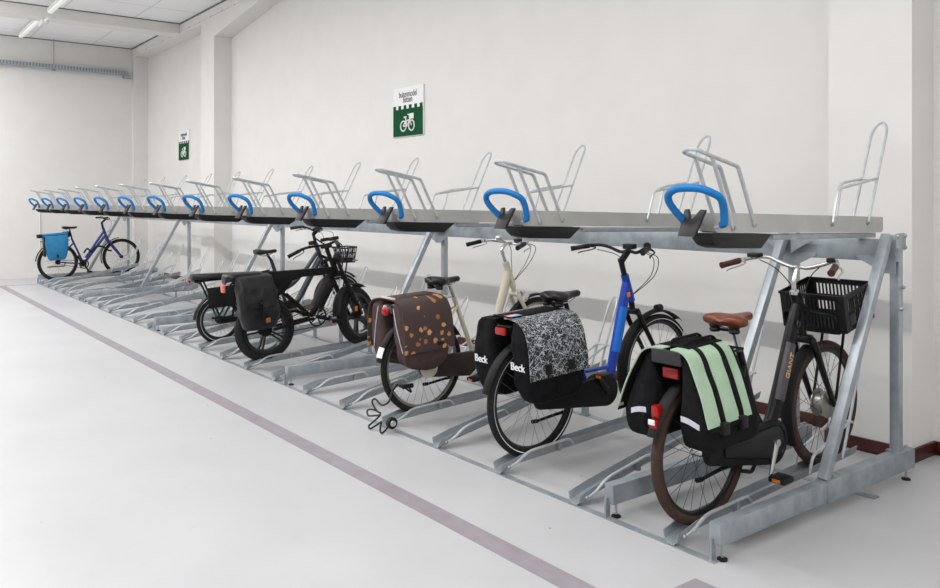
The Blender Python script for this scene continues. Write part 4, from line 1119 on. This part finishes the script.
# ---- bicycle 6: navy bicycle at the far end
X6, Y6 = -2.43-.6235*24, 3.34
b6 = bike_at('trekking_bicycle', 'navy blue trekking bicycle with slim twin tubes at the far left end of the rack', X6, Y6, base_z(Y6), P1)
R6 = .362
wheel('rear_wheel', b6, 0, R6, R6, .024, 'rubber', 'rimblack', 'spoke', .035, 'matteblack')
wheel('front_wheel', b6, 1.165, R6, R6, .024, 'rubber', 'rimblack', 'spoke', .025, 'matteblack')
f = MB()
f.tube(yz([(.865, .90), (.50, .40)]), .024, 12); f.tube(yz([(.89, .82), (.46, .29)]), .026, 12)
f.tube(yz([(.85, .97), (.90, .80)]), .026, 12); f.tube(yz([(.46, .28), (.27, .80)]), .019, 12)
for s in (.06, -.06):
    f.tube([(s*.5, .44, .29), (s, 0, R6)], .012, 10); f.tube([(s*.4, .30, .72), (s, 0, R6)], .010, 10)
f.build('frame', 'navy', b6)
fork(b6, (.915, .77), (1.165, R6), 'navy', .062, .019, (.90, .80))
MB().tube(yz([(.85, .96), (.835, 1.08)]), .02, 10).tube(yz([(.835, 1.07), (.92, 1.14)]), .02, 10).build('stem', 'blackpl', b6)
handlebar(b6, [(0, .92, 1.14), (.08, .92, 1.14), (.17, .91, 1.165), (.24, .87, 1.17), (.32, .81, 1.165)], 'blackpaint', 'blackpl', .017, .12, 'blackpl')
saddle(b6, .245, 1.045, 'blackleather', .27, .08, springs=False)
MB().tube(yz([(.275, .79), (.24, .985)]), .015, 10).build('seat_post', 'blackpl', b6)
fender('rear_mudguard', b6, 0, R6, R6, 172, 60, .03, 'matteblack'); fender('front_mudguard', b6, 1.165, R6, R6, 95, 195, .03, 'matteblack')
tp = MB().sheet([[(x, 1.165+(R6+.03)*math.cos(a), R6+(R6+.03)*math.sin(a)) for x in (.028, -.028)] for a in [math.radians(95-8*k) for k in range(5)]], .003).build('mudguard_tip', 'rimsilver', b6)
carrier(b6, .78, -.28, .22, (0, R6), 'matteblack')
m = MB(); m.lathe([(.09, -.004), (.09, .004), (.07, .005), (.07, -.005)], (.07, .45, .285), 'x', 28, loop=True)
for k in range(5): m.bar((.07, .45, .285), (.07, .45+.08*math.cos(k*1.257), .285+.08*math.sin(k*1.257)), .006, .02, (1, 0, 0))
m.lathe([(.055, -.05), (.06, 0), (.055, .05)], (0, .45, .29), 'x', 20)
m.tube([(.07, .45, .37), (.07, 0, R6+.03)], .005, 6); m.tube([(.07, .45, .197), (.07, 0, R6-.03)], .005, 6)
m.build('chain_drive', 'blackpl', b6)
crank_set(b6, .45, .285, .165, math.radians(-65), 'blackpl')
MB().tube([(.065, -.20, R6-.07), (.065, .10, R6-.08), (.06, .12, R6)], .011, 8).build('kickstand', 'blackpl', b6)
MB().tube(catmull([(.05, .46, .50), (.05, .53, .58), (.05, .60, .52), (.06, .68, .60), (.07, .80, .60), (.08, .90, .52), (.06, .97, .50)], 6), .017, 8).build('chain_lock', 'blackpl', b6)
for s in (.16, -.16): cable(b6, [(s*1.4, .88, 1.14), (s, 1.05, 1.08), (s*.5, 1.0, .94), (s*.1, .90, .86)])

pn = at_bike(thing('pannier', 'teal blue roll-top pannier on the navy bicycle at the far end', 'pannier', group=PG), b6)
lv = [(.42, .10, .21, -.17, .09), (.45, .09, .235, -.19, .115), (.60, .085, .25, -.235, .155), (.76, .085, .24, -.26, .17), (.86, .10, .20, -.28, .175), (.89, .12, .17, -.28, .175)]
bag_body(MB(), lv, .04, seed=1.7, amp=.008).build('bag', 'teal', pn, angle=70)
MB().tube([(.145, -.31, .905), (.145, .18, .915)], .026, 10).build('roll_closure', 'teal', pn)
MB().box(.09, .20, -.36, -.27, .86, .93).build('end_clip', 'blackpl', pn, bevel=.012)
MB().box(.085, .235, -.265, -.235, .50, .88).build('back_edge', 'blackpl', pn, bevel=.01)
MB().box(.246, .252, -.06, -.02, .47, .53).build('tag', 'blackpl', pn, bevel=.004)
sb = at_bike(thing('saddle_bag', 'small black saddle bag under the saddle of the navy bicycle', 'bag'), b6)
bag_body(MB(), [(.83, -.04, .04, .08, .22), (.86, -.05, .05, .07, .25), (.92, -.05, .05, .10, .25), (.945, -.04, .04, .12, .23)], .03, seed=3.7).build('pouch', 'fabric', sb, angle=70)
MB().tube([(0, .245, .87), (0, .262, .87)], .02, 8).build('strap', 'strap', sb)
